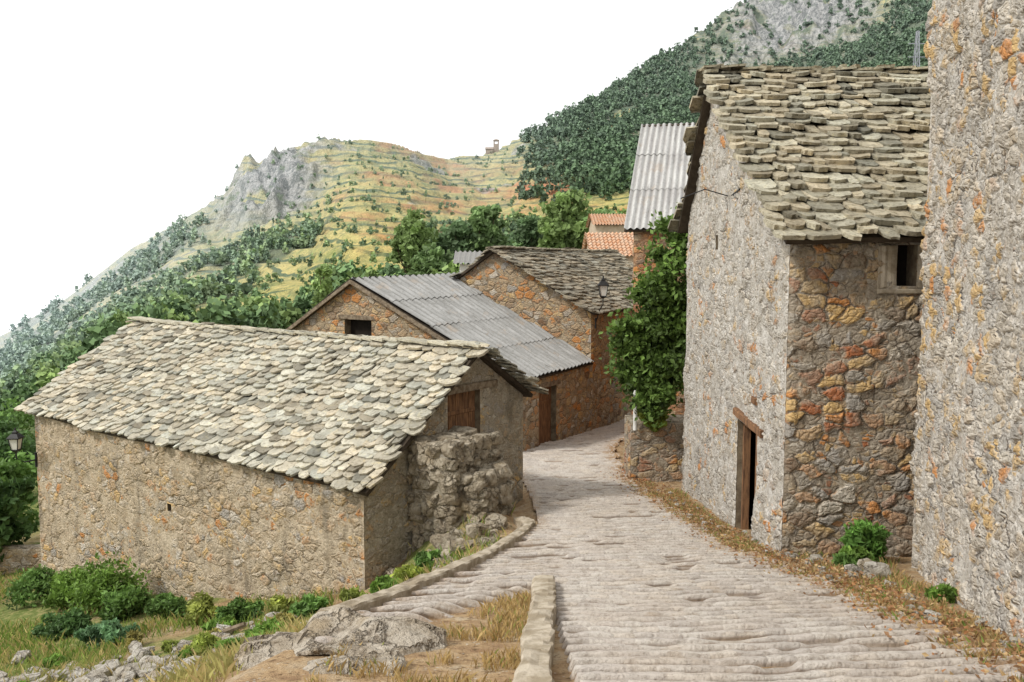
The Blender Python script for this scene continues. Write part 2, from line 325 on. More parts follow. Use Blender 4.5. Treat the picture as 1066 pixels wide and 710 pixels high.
c=g.mix(g.ma('MULTIPLY',s_[1],g.mr(g.noise(p,9,4,.7),.4,.55)),c,(.36,.23,.12))
g.col(c);g.bump(g.ma('ADD',g.mr(e,0,.10,0,.18),g.ma('MULTIPLY',g.noise(p,25,4,.75),1.2)),.9,.03)
mk('road',np.stack([WX,YY,ZZ],-1).reshape(-1,3),Fq,g.m,col=np.stack([rid,wear,wear*0,ph/200],-1).reshape(-1,4),smooth=True)

def kerb(name,pts,w,h,mat,seed=0):
    pts=np.array(pts,float);seg=np.hypot(*np.diff(pts,axis=0).T);cum=np.concatenate([[0],np.cumsum(seg)]);N=int(cum[-1]/.06)
    V=[];F=[]
    prof=[(-w/2,-.35),(-w/2,h-.02),(-w/2+.02,h),(-w/6,h+.004),(w/6,h+.004),(w/2-.02,h),(w/2,h-.02),(w/2,-.35)]
    for i in range(N+1):
        s=cum[-1]*i/N;x=np.interp(s,cum,pts[:,0]);y=np.interp(s,cum,pts[:,1])
        x2=np.interp(s+.05,cum,pts[:,0]);y2=np.interp(s+.05,cum,pts[:,1])
        if i>=N-1: x2,y2=x+dx_*.05,y+dy_*.05
        dx_,dy_=(x2-x),(y2-y);l=math.hypot(dx_,dy_) or 1;dx_/=l;dy_/=l
        z=float(R(y))
        for j,(a,b) in enumerate(prof):
            q=(float(vn(s*6+j*5,j*3.1,seed))-.5)*.04+(float(vn(s*1.3,j*.1,seed+4))-.5)*.06
            V.append((x+dy_*(a+q),y-dx_*(a+q),z+b+(q if b>0 else 0)))
    k=len(prof)
    for i in range(N):
        for j in range(k-1): F.append((i*k+j,i*k+j+1,(i+1)*k+j+1,(i+1)*k+j))
    F.append(tuple(range(k)));F.append(tuple(N*k+j for j in range(k))[::-1])
    return mk(name,V,F,mat,smooth=False)
kerb('stone_kerb',[(-1.75,7.9),(-1.44,8.8),(-.55,12),(.1,14.6),(.35,15.9),(.15,16.5)],.2,.13,M_conc,1)
kerb('stone_kerb.001',[(.10,4.4),(.16,5.75),(.40,10.2)],.24,.15,M_conc,9)

# ------------------------------------------------------------------ walls
class Wall:
    def __init__(s,p0,p1,name,par,mat,zb,zt,ops=(),res=.07,wav=.05,seed=0,breaks=(),depth=.34,room=False):
        s.p0=np.array(p0,float);s.p1=np.array(p1,float);s.L=np.linalg.norm(s.p1-s.p0);s.d=(s.p1-s.p0)/s.L;s.nrm=np.array([s.d[1],-s.d[0]]);s.par=par
        us=set(np.linspace(0,s.L,max(2,int(s.L/res)+1)).round(4));
        zb_=zb if callable(zb) else (lambda u:zb+0*u);zt_=zt if callable(zt) else (lambda u:zt+0*u)
        uu=np.linspace(0,s.L,200);z0=float(np.min(zb_(uu)));z1=float(np.max(zt_(uu)))
        zs=set(np.linspace(z0,z1,max(2,int((z1-z0)/res)+1)).round(4))
        for (a,b,c,d) in ops:
            us={u for u in us if abs(u-a)>res*.4 and abs(u-b)>res*.4}|{a,b};zs={z for z in zs if abs(z-c)>res*.4 and abs(z-d)>res*.4}|{c,d}
        us=np.array(sorted(us|set(breaks)));zs=np.array(sorted(zs))
        U,Z=np.meshgrid(us,zs);lo=zb_(U);hi=zt_(U);Zc=np.clip(Z,lo,hi)
        dist=np.minimum(np.minimum(U,s.L-U),hi-Zc)
        for (a,b,c,d) in ops:
            dx=np.maximum(np.maximum(a-U,U-b),0);dz=np.maximum(np.maximum(c-Zc,Zc-d),0);dist=np.minimum(dist,np.hypot(dx,dz))
        e=sst(0,.10,dist)
        off=(fbm(U*.7+seed*7,Zc*.7,3,seed+100)-.5)*2*wav*e
        V=np.stack([s.p0[0]+s.d[0]*U+s.nrm[0]*off,s.p0[1]+s.d[1]*U+s.nrm[1]*off,Zc],-1).reshape(-1,3)
        nr,nc=U.shape;idx=np.arange(nr*nc).reshape(nr,nc);F=np.stack([idx[:-1,:-1],idx[:-1,1:],idx[1:,1:],idx[1:,:-1]],-1)
        um=(us[:-1]+us[1:])/2;zm=(zs[:-1]+zs[1:])/2;UM,ZM=np.meshgrid(um,zm)
        keep=(np.abs((Zc[1:,:-1]-Zc[:-1,:-1]))+np.abs(Zc[1:,1:]-Zc[:-1,1:]))>1e-4
        for (a,b,c,d) in ops: keep&=~((UM>a)&(UM<b)&(ZM>c)&(ZM<d))
        F=F[keep]
        mk(name,V,F,mat,par,uv=np.stack([U,Zc],-1).reshape(-1,2),smooth=True,attr={'edge':(.25+.75*e).reshape(-1)})
        for i,(a,b,c,d) in enumerate(ops):
            D=depth;P=s.P
            V=[P(a,c,0),P(b,c,0),P(b,d,0),P(a,d,0),P(a,c,-D),P(b,c,-D),P(b,d,-D),P(a,d,-D)]
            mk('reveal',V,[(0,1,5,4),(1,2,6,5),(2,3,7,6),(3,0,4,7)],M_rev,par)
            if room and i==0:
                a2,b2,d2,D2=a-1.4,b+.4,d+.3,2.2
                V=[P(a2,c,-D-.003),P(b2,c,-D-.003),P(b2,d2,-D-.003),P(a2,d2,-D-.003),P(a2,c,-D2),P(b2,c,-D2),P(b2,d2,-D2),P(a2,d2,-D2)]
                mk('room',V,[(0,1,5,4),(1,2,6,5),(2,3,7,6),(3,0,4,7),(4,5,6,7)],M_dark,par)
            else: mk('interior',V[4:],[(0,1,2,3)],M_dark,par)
    def P(s,u,z,o): return (s.p0[0]+s.d[0]*u+s.nrm[0]*o,s.p0[1]+s.d[1]*u+s.nrm[1]*o,z)
    def box(s,u0,u1,z0,z1,o0,o1,name,mat,j=.01,tilt=0):
        r=lambda:random.uniform(-j,j)
        n=6;V=[];F=[];b=.015
        for i in range(n+1):
            u=u0+(u1-u0)*i/n;a,c=r()+tilt*(i/n-.5),r()
            for (z,o) in((z0+a,o0),(z0+a,o1-b),(z0+b+a,o1+c),(z1-b+a,o1+c),(z1+a,o1-b),(z1+a,o0)): V.append(s.P(u,z,o))
        for i in range(n):
            for k in range(6): F.append((i*6+k,i*6+(k+1)%6,(i+1)*6+(k+1)%6,(i+1)*6+k))
        F.append((5,4,3,2,1,0));F.append(tuple(n*6+k for k in range(6)))
        return mk(name,V,F,mat,s.par)
    def door(s,a,b,c,d,off=-.15,n=5,mat=None):
        w=(b-a)/n
        for i in range(n): s.box(a+i*w+.006,a+(i+1)*w-.006,c,d,off-.04,off+random.uniform(-.008,.008),'door_plank',mat or M_wood,.003)
        for z in (c+(d-c)*.2,c+(d-c)*.78): s.box(a+.02,b-.02,z-.05,z+.05,off-.03,off+.025,'door_rail',mat or M_wood,.003)
M_rev=simple('reveal_stone',(.22,.18,.12),(.12,.09,.06),5,.6)

def prism(V,F,C,pts,nrm,th,col):
    b=len(V);k=len(pts)
    for p in pts:V.append(tuple(p))
    for p in pts:V.append(tuple(p-nrm*th))
    F.append(tuple(range(b,b+k)))
    for i in range(k):F.append((b+i,b+k+i,b+k+(i+1)%k,b+(i+1)%k))
    C.extend([col]*(2*k))
def slab_outline(hw,l,r):
    c=min(hw,.16)*.6
    return [(-hw+r()*.02,c+abs(r())*.05),(-hw+c*.7,r()*.035),(-hw*.2,-.02+r()*.035),(hw*.4,-.015+r()*.035),(hw-c*.5,r()*.035),(hw+r()*.02,c+abs(r())*.05),(hw-abs(r())*.04,l),(-hw+abs(r())*.04,l)]
def slab_roof(name,par,E0,E1,R0,R1,ex,wid,th,mat,seed=0,sag=.05,kmin=.66,krange=.5):
    rr=random.Random(seed);r=lambda:rr.uniform(-1,1)
    E0,E1,R0,R1=[np.array(p,float) for p in(E0,E1,R0,R1)]
    V=[];F=[];C=[]
    SL=np.linalg.norm((R0-E0));W=np.linalg.norm(E1-E0)
    N=np.cross(E1-E0,R0-E0);N/=np.linalg.norm(N)
    def S(u,v): 
        p=(E0*(1-u)+E1*u)*(1-v)+(R0*(1-u)+R1*u)*v
        return p+np.array([0,0,-sag*math.sin(math.pi*u)*math.sin(math.pi*min(v+.15,1))+ .08*(float(vn(u*W*.6,v*SL*.6,seed))-.5)])
    vv=-.02
    while vv<1.0:
        exr=ex*(1+.25*r())
        u=-.02-rr.random()*.02
        while u*W<W+.02:
            w=wid*(.5+1.1*rr.random()**1.3);uc=u+w/2/W
            if uc*W>W+.08:break
            ucc=min(max(uc,0),1)
            q=vv+ .30*r()*ex/SL
            p=S(ucc,max(0,min(1,q)))+(uc-ucc)*(E1-E0)
            if q<0: p=p+(S(ucc,.01)-S(ucc,0))*(q/.01)
            ax=(E1-E0)/W;ay=S(ucc,1)-S(ucc,0);ay/=np.linalg.norm(ay)
            a=.11*r();ca,sa=math.cos(a),math.sin(a)
            l=ex*1.75 if vv+ex*1.5/SL<1 else max(.12,(1-q)*SL+.02)
            t=th*(.6+.9*rr.random());lift=t*1.45+.028*rr.random();tw=.02*r()
            pts=[]
            for (x,y) in slab_outline(w/2+.004,l,r):
                X=x*ca-y*sa;Y=x*sa+y*ca
                pts.append(p+ax*X+ay*Y+N*(lift*(1-y/l*1.0)+.01+tw*x/w*2))
            k=kmin+krange*rr.random();kw=r()*.06
            if rr.random()<.12:k*=.6
            prism(V,F,C,pts,N,t,(k*(1+kw),k,k*(1-kw),1))
            u+=(w+.006)/W
        vv+=exr/SL
    mk(name,V,F,mat,par,col=np.array(C))
    # boards follow the same sagging surface, just under the slabs
    nu,nv=24,8;BV=[];BF=[]
    for dd in(.035,.12):
        for j in range(nv+1):
            for i in range(nu+1): BV.append(tuple(S(i/nu,j/nv)-N*dd))
    m=nu+1;o2=m*(nv+1)
    for j in range(nv):
        for i in range(nu):
            q=j*m+i;BF.append((q,q+1,q+m+1,q+m));BF.append((o2+q,o2+q+m,o2+q+m+1,o2+q+1))
    for i in range(nu): BF.append((i,o2+i,o2+i+1,i+1));q=nv*m+i;BF.append((q,q+1,o2+q+1,o2+q))
    for j in range(nv): q=j*m;BF.append((q,q+m,o2+q+m,o2+q));q=j*m+nu;BF.append((q,o2+q,o2+q+m,q+m))
    mk(name+'_boards',BV,BF,M_under,par)
def ridge_cap(par,A,B,mat,w=.42,sag=.05,seed=0,dz=.07):
    rr=random.Random(seed);r=lambda:rr.uniform(-1,1);A=np.array(A,float);B=np.array(B,float);L=np.linalg.norm(B-A);ax=(B-A)/L;ay=np.array([-ax[1],ax[0],0]);N=np.array([0,0,1.])
    V=[];F=[];C=[];s=-.05
    while s<L:
        l=.3+.3*rr.random();p=A+ax*(s+l/2);p=p+N*(dz-sag*math.sin(math.pi*min(max(s/L,0),1))*.9+.02*r());hw=l/2+.03;hh=w/2*(1+.2*r())
        pts=[p+ax*(x+.02*r())+ay*(y+.03*r())+N*(.02*x/hw) for x,y in((-hw,-hh),(0,-hh-.01),(hw,-hh),(hw+.02,0),(hw,hh),(0,hh),(-hw,hh))]
        k=.75+.4*rr.random();prism(V,F,C,pts,N,.045,(k,k,k*.97,1));s+=l
    mk('ridge_slabs',V,F,mat,par,col=np.array(C))
def corrugated(name,par,E0,E1,R0,R1,sp,amp,rows,mat):
    E0,E1,R0,R1=[np.array(p,float) for p in(E0,E1,R0,R1)];W=np.linalg.norm(E1-E0);SL=np.linalg.norm(R0-E0);N=np.cross(E1-E0,R0-E0);N/=np.linalg.norm(N)
    nu=int(W/sp)*8;V=[];F=[];UV=[];A=[];vs=[]
    for k in range(rows): vs+=[(k/rows,1,k),((k+.02)/rows,1,k),((k+.5)/rows,.5,k),((k+1)/rows+.02/rows,0,k)]
    for (v,l,k) in vs:
        v=min(v,1)
        for i in range(nu+1):
            u=i/nu;p=(E0*(1-u)+E1*u)*(1-v)+(R0*(1-u)+R1*u)*v
            sh=int(u*W/(sp*5));jit=(float(hsh(np.array([sh]),np.array([k]),5)[0])-.5)
            o=amp*math.cos(2*math.pi*u*W/sp)+.022*l+jit*.02+.05*(float(vn(u*W*.4,v*3,9))-.5)
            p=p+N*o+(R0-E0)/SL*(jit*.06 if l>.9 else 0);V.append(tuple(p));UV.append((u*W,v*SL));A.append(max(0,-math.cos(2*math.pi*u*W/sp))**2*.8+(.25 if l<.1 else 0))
    n=nu+1
    for j in range(len(vs)-1):
        for i in range(nu):F.append((j*n+i,j*n+i+1,(j+1)*n+i+1,(j+1)*n+i))
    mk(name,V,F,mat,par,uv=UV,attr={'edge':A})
    und=[tuple(p-N*(amp+.03)) for p in(E0,E1,R1,R0)]+[tuple(p-N*(amp+.09)) for p in(E0,E1,R1,R0)]
    mk(name+'_boards',und,[(0,1,2,3),(4,7,6,5),(0,4,5,1),(1,5,6,2),(2,6,7,3),(3,7,4,0)],M_under,par)

class Frame:
    def __init__(s,o,a,b): s.o=np.array(o,float);s.a=np.array(a,float)/np.linalg.norm(a);s.b=np.array(b,float)/np.linalg.norm(b)
    def p(s,u,w): return s.o+s.a*u+s.b*w
    def q(s,u,w,z): v=s.p(u,w);return (v[0],v[1],z)
def base_of(p0,p1,extra=.35):
    p0=np.array(p0);p1=np.array(p1);L=np.linalg.norm(p1-p0)
    return lambda u: H(p0[0]+(p1[0]-p0[0])*u/L,p0[1]+(p1[1]-p0[1])*u/L)[0]-extra
# rocks
import bmesh
def rocks(name,lst,mat=M_rock,parent=None):
    VV=[];FF=[];base=0
    for a in lst:
        x,y,z,sx,sy,sz,seed=a[:7];flat=len(a)>7 and a[7]==1;ang=a[8] if len(a)>8 else None
        rg=random.Random(seed);bm=bmesh.new()
        for i in range(22):
            v=Vector((rg.gauss(0,1),rg.gauss(0,1),rg.gauss(0,1))).normalized()
            v.x=max(-.75,min(.75,v.x));v.y=max(-.75,min(.75,v.y));v.z=max(-.6,min(.45 if flat else .65,v.z));bm.verts.new((v.x*sx,v.y*sy,v.z*sz))
        bmesh.ops.convex_hull(bm,input=bm.verts);bmesh.ops.delete(bm,geom=[v for v in bm.verts if not v.link_faces],context='VERTS')
        bmesh.ops.bevel(bm,geom=list(bm.edges),offset=min(sx,sy,sz)*.05,segments=1,affect='EDGES')
        bmesh.ops.triangulate(bm,faces=bm.faces)
        big=max(sx,sy)>.4
        bmesh.ops.subdivide_edges(bm,edges=bm.edges,cuts=4 if big else 1,use_grid_fill=True)
        P=np.array([v.co[:] for v in bm.verts]);bm.verts.index_update();FF+=[[v.index+base for v in f.verts] for f in bm.faces];bm.free()
        ms=max(sx,sy);n=fbm(P[:,0]/ms*2.6+seed,P[:,1]/ms*2.6+P[:,2]/ms*3,4,seed)-.5;P=P*(1+n*.34)[:,None]
        if big: P[:,2]+=(np.floor(fbm(P[:,0]*2.5+seed,P[:,1]*2.5,3,seed+5)*7)/7-.5)*.22*(P[:,2]>0)
        t=rg.random()*6.28 if ang is None else ang
        if flat and ang is None:t=0
        c,s=math.cos(t),math.sin(t);VV.append(np.stack([P[:,0]*c-P[:,1]*s+x,P[:,0]*s+P[:,1]*c+y,P[:,2]+z],1));base+=len(P)
    return mk(name,np.vstack(VV),FF,mat,parent)

# ---- house 1 : long low stone-slab roofed barn (left)
b1=empty('stone_barn');f=Frame((-2.70,15.6),(-.809,.588),(.588,.809))
ez=-4.15;rz=-1.76;bz=-3.02;rw=3.45;bw=5.45;Ln=13.05
rh=lambda w:np.where(w<rw,ez+(rz-ez)*w/rw,rz+(bz-rz)*(w-rw)/(bw-rw))-.10
slab_roof('roof_front',b1,f.q(Ln,0,ez+.2),f.q(0,0,ez),f.q(Ln,rw,rz+.06),f.q(0,rw,rz),.185,.30,.040,M_sl1,11,.08,.76,.42)
slab_roof('roof_back',b1,f.q(0,bw,bz),f.q(Ln,bw,bz),f.q(0,rw,rz),f.q(Ln,rw,rz+.06),.18,.30,.036,M_sl1,12)
ridge_cap(b1,f.q(0,rw,rz),f.q(Ln,rw,rz+.06),M_sl1,.4,seed=3)
p0,p1=f.p(Ln-.2,.15),f.p(.2,.15);Wf=Wall(p0,p1,'long_wall',b1,M_b1,base_of(p0,p1,.6),lambda u:rh(.15)+.2*(1-u/13)-.02,[(6.2,6.36,-5.7,-5.52)],.055,.09,1)
p0,p1=f.p(.2,.15),f.p(.2,bw-.15)
Wg=Wall(p0,p1,'gable_wall',b1,M_b1g,base_of(p0,p1,.6),lambda u:rh(u+.15),[(2.43,3.53,-4.7,-2.72)],.05,.05,2)
Wg.door(2.43,3.53,-4.7,-2.72);Wg.box(2.1,4.1,-2.71,-2.55,-.1,.05,'lintel',M_wood2)
p0,p1=f.p(.2,bw-.15),f.p(Ln-.2,bw-.15);Wall(p0,p1,'back_wall',b1,M_b1,base_of(p0,p1),lambda u:rh(bw-.15),(),.2,.03,3)
p0,p1=f.p(Ln-.2,bw-.15),f.p(Ln-.2,.15);Wall(p0,p1,'end_wall',b1,M_b1,base_of(p0,p1),lambda u:rh(bw-.15-u)+.05,(),.12,.03,4)
def block(name,par,fr,u0,u1,w0,w1,zt,mat,zb=None,res=.06,seed=0,topmat=None):
    o=par or empty(name)
    c=[fr.p(u0,w0),fr.p(u1,w0),fr.p(u1,w1),fr.p(u0,w1)]
    ar=sum(c[i][0]*c[(i+1)%4][1]-c[(i+1)%4][0]*c[i][1] for i in range(4))
    if ar<0:c=c[::-1]
    for i in range(4):
        a,b=c[i],c[(i+1)%4];Wall(a,b,'side',o,mat,(base_of(a,b,.4) if zb is None else zb),zt,(),res,.04,seed+i)
    n=8;VV=[];F=[]
    for j in range(n+1):
        for i in range(n+1):
            u,v=i/n,j/n;x=(np.array(c[0])*(1-u)+np.array(c[1])*u)*(1-v)+(np.array(c[3])*(1-u)+np.array(c[2])*u)*v
            k=0 if i in(0,n) or j in(0,n) else .05
            VV.append((x[0],x[1],zt-.005+k*float(vn(i*.8,j*.8,seed))))
    for j in range(n):
        for i in range(n):F.append((j*9+i,j*9+i+1,(j+1)*9+i+1,(j+1)*9+i))
    mk('top',VV,F,topmat or M_rock2,o);return o
pier=empty('rubble_stone_pier')
def rubble(u0,u1,w0,w1,zt,seed):
    rg=random.Random(seed);block('x',pier,f,u0+.05,u1,w0+.05,w1-.05,zt-.06,M_b1g,seed=seed)
    L=[];angl=math.atan2(f.b[1],f.b[0])
    def course(fixed_u,a0,a1):
        z=zt-.14
        while z>-5.9:
            h=rg.uniform(.17,.28);w=a0+rg.uniform(-.08,.05)
            while w<a1-.05:
                l=rg.uniform(.18,.42);q=f.p(u0+.07,w+l/2) if fixed_u else f.p(w+l/2,w0+.07)
                ang=angl if fixed_u else angl+math.pi/2
                if z>float(g0(q[0],q[1]))-.3: L.append((q[0],q[1],z+rg.uniform(-.05,.05),l*.72,.19+rg.uniform(-.03,.03),h*.85,rg.randint(0,9999),0,ang+rg.uniform(-.2,.2)))
                w+=l
            z-=h
    course(True,w0,w1);course(False,u0,u1)
    for w in np.arange(w0+.2,w1,.36):
        for u in np.arange(u0+.25,u1,.36):
            q=f.p(u+rg.uniform(-.05,.05),w+rg.uniform(-.05,.05));L.append((q[0],q[1],zt-.05+rg.uniform(-.05,.05),.28,.26,.13,rg.randint(0,9999),1,rg.random()*6))
    rocks('stones',L,M_rock2,pier)
rubble(-.95,.12,1.35,2.9,-3.42,20);rubble(-1.4,-.97,1.6,2.6,-4.0,24)

# ---- house 2 : grey fibre-cement roofed barn
b2=empty('corrugated_roof_barn');E=(.492,.87);Bv=(-.87,.492);f=Frame((.21,27.0),E,Bv)
rz2=-.48;rh2=lambda w:np.where(w<6.64,-3.68+(rz2+3.68)*w/6.64,rz2+(-2.5-rz2)*(w-6.64)/3.33)-.12
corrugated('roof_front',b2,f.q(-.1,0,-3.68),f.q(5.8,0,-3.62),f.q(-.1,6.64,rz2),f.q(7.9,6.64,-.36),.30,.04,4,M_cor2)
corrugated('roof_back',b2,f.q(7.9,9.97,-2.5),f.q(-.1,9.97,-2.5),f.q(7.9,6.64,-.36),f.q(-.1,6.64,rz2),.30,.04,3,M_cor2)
p0,p1=f.p(.1,9.8),f.p(.1,.15);W2=Wall(p0,p1,'gable_wall',b2,M_b2,base_of(p0,p1),lambda u:rh2(9.8-u),[(2.68,3.89,-2.68,-1.95)],.09,.06,31)
W2.box(2.45,4.1,-1.94,-1.78,-.1,.05,'lintel',M_wood2);W2.box(2.5,4.05,-2.80,-2.69,-.1,.06,'sill',M_wood2)
p0,p1=f.p(.1,.15),f.p(6.0,.15);W2b=Wall(p0,p1,'side_wall',b2,M_b2,base_of(p0,p1),lambda u:rh2(.15)+u*.01,[(1.55,2.85,-6.6,-4.15)],.08,.05,32)
W2b.door(1.55,2.85,-6.6,-4.15,-.2);W2b.box(1.3,3.1,-4.14,-3.98,-.1,.05,'lintel',M_wood2)
p0,p1=f.p(7.8,.15+6),f.p(7.8,9.8);Wall(p0,p1,'rear_wall',b2,M_b2,base_of(p0,p1),lambda u:rh2(6.15+u),(),.3,.03,33)
p0,p1=f.p(7.8,9.8),f.p(.1,9.8);Wall(p0,p1,'far_wall',b2,M_b2,base_of(p0,p1),lambda u:rh2(9.8),(),.3,.03,34)
for nm,a,b in(('verge_board',(-.12,.0,-3.76),(-.12,6.64,rz2-.06)),('verge_board',(-.12,6.64,rz2-.06),(-.12,9.97,-2.56))):
    A=np.array(f.q(*a));B=np.array(f.q(*b));o=np.array([E[0],E[1],0])*.04;h=np.array([0,0,.13])
    V=[A-o,B-o,B+o,A+o,A-o-h,B-o-h,B+o-h,A+o-h];mk(nm,[tuple(v) for v in V],[(0,1,2,3),(4,7,6,5),(0,4,5,1),(1,5,6,2),(2,6,7,3),(3,7,4,0)],M_wood2,b2)

# ---- house 3
b3=empty('slab_roof_house');f=Frame((3.05,32.2),E,Bv)
rh3=lambda w:np.where(w<4.29,-1.72+(.61+1.72)*w/4.29,.61+(-.55-.61)*(w-4.29)/1.9)-.12
slab_roof('roof_front',b3,f.q(-.1,-.1,-1.76),f.q(12,-.1,-1.72),f.q(-.1,4.29,.61),f.q(12,4.29,.65),.24,.42,.05,M_sl3,41)
slab_roof('roof_back',b3,f.q(12,6.2,-.55),f.q(-.1,6.2,-.55),f.q(12,4.29,.65),f.q(-.1,4.29,.61),.24,.42,.045,M_sl3,42)
ridge_cap(b3,f.q(0,4.29,.63),f.q(12,4.29,.66),M_sl3,.5,seed=5)
p0,p1=f.p(.1,6.0),f.p(.1,.15);Wall(p0,p1,'gable_wall',b3,M_b2,base_of(p0,p1),lambda u:rh3(6.0-u),(),.09,.06,43)
p0,p1=f.p(.1,.15),f.p(12,.15);W3=Wall(p0,p1,'side_wall',b3,M_b2,base_of(p0,p1),lambda u:rh3(.15),(),.09,.06,44)
p0,p1=f.p(12,6.0),f.p(.1,6.0);Wall(p0,p1,'far_wall',b3,M_b2,base_of(p0,p1),lambda u:rh3(6.0),(),.3,.03,45)
p0,p1=f.p(12,.15),f.p(12,6.0);Wall(p0,p1,'rear_wall',b3,M_b2,base_of(p0,p1),lambda u:rh3(.15+u),(),.3,.03,46)

# ---- house 4 : tall corrugated light roof
b4=empty('terracotta_wall_house');f=Frame((3.43,26.7),(.97,-.243),(.243,.97))
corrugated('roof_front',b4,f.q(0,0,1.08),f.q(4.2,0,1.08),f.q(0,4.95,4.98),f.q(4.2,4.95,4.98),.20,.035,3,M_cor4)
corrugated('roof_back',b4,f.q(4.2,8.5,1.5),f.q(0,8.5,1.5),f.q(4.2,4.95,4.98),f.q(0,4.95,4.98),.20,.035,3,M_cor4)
rh4=lambda w:np.where(w<4.95,1.08+3.9*w/4.95,4.98-3.48*(w-4.95)/3.55)-.13
p0,p1=f.p(.28,.25),f.p(4.0,.25);Wall(p0,p1,'front_wall',b4,M_b4,base_of(p0,p1),lambda u:rh4(.25),(),.08,.05,51)
p0,p1=f.p(.28,8.3),f.p(.28,.25);Wall(p0,p1,'left_wall',b4,M_b4,base_of(p0,p1),lambda u:rh4(8.3-u),(),.1,.05,52)
p0,p1=f.p(4.0,.25),f.p(4.0,8.3);Wall(p0,p1,'right_wall',b4,M_b4,base_of(p0,p1),lambda u:rh4(.25+u),(),.2,.05,53)
p0,p1=f.p(4.0,8.3),f.p(.28,8.3);Wall(p0,p1,'rear_wall',b4,M_b4,base_of(p0,p1),lambda u:rh4(8.3),(),.3,.05,54)

# ---- house 5 : big stone house on the right
b5=empty('stone_house')
slab_roof('roof_front',b5,(4.05,12.8,.42),(10.5,12.8,.42),(4.05,18.3,3.97),(10.5,18.3,3.97),.26,.33,.060,M_sl5,61,.08,.7,.55)
slab_roof('roof_back',b5,(10.5,21.35,.85),(4.05,21.35,.85),(10.5,18.3,3.97),(4.05,18.3,3.97),.26,.34,.05,M_sl5,62)
ridge_cap(b5,(4.0,18.3,3.98),(10.5,18.3,3.98),M_sl5,.45,seed=8)
rh5=lambda y:np.where(y<18.3,.42+3.55*(y-12.8)/5.5,3.97-3.12*(y-18.3)/3.05)-.13
p0,p1=(4.27,21.1),(4.19,13.1);W5=Wall(p0,p1,'gable_wall',b5,M_b5l,base_of(p0,p1,.4),lambda u:rh5(21.1-u),[(5.15,6.5,-5.2,-2.88),(3.0,3.22,.3,.6)],.045,.09,63,depth=.16,room=True)
W5.box(5.15,5.25,-5.2,-2.9,-.22,-.10,'door_frame',M_wood,.004);W5.box(5.26,6.38,-2.98,-2.885,-.22,-.08,'door_head',M_wood,.004)
W5.box(6.39,6.49,-5.2,-2.885,-.13,.0,'door_frame',M_wood,.004)
W5.box(4.95,6.75,-2.87,-2.74,-.15,.04,'lintel',M_wood,.012,-.08);W5.box(6.1,6.35,-2.42,-2.30,-.15,.03,'timber_stub',M_wood)
p0,p1=(4.19,13.1),(10.3,13.1);W5f=Wall(p0,p1,'front_wall',b5,M_b5f,base_of(p0,p1,.4),lambda u:rh5(13.1)+0*u,[(1.62,1.92,-.33,.29)],.04,.06,64)
W5f.box(1.33,1.61,-.36,.29,-.1,.03,'jamb_stone',M_conc);W5f.box(1.93,2.25,-.36,.29,-.1,.03,'jamb_stone',M_conc);W5f.box(1.33,2.25,-.44,-.365,-.1,.05,'sill',M_conc)
p0,p1=(10.3,13.1),(10.3,21.1);Wall(p0,p1,'right_wall',b5,M_b5l,base_of(p0,p1),lambda u:rh5(13.1+u),(),.3,.03,65)
p0,p1=(10.3,21.1),(4.27,21.1);Wall(p0,p1,'rear_wall',b5,M_b5l,base_of(p0,p1),lambda u:rh5(21.1),(),.2,.03,66)
# ---- house 6 : tall wall on the right
b6=empty('tall_stone_building')
p0,p1=(5.70,12.0),(3.10,2.7);Wall(p0,p1,'side_wall',b6,M_b6,base_of(p0,p1,.4),6.5,(),.04,.14,71)
p0,p1=(12.5,12.0),(5.70,12.0);Wall(p0,p1,'end_wall',b6,M_b6,base_of(p0,p1,.4),6.5,(),.08,.05,72)
p0,p1=(3.10,2.7),(11,2.7);Wall(p0,p1,'near_wall',b6,M_b6,base_of(p0,p1,.4),6.5,(),.2,.05,73)
mk('roof_slab',[(5.55,12.15,6.5),(12.5,12.15,6.5),(11,2.5,6.5),(2.9,2.5,6.5),(5.55,12.15,6.7),(12.5,12.15,6.7),(11,2.5,6.7),(2.9,2.5,6.7)],[(0,1,2,3),(7,6,5,4),(0,4,5,1),(1,5,6,2),(2,6,7,3),(3,7,4,0)],M_under,b6)

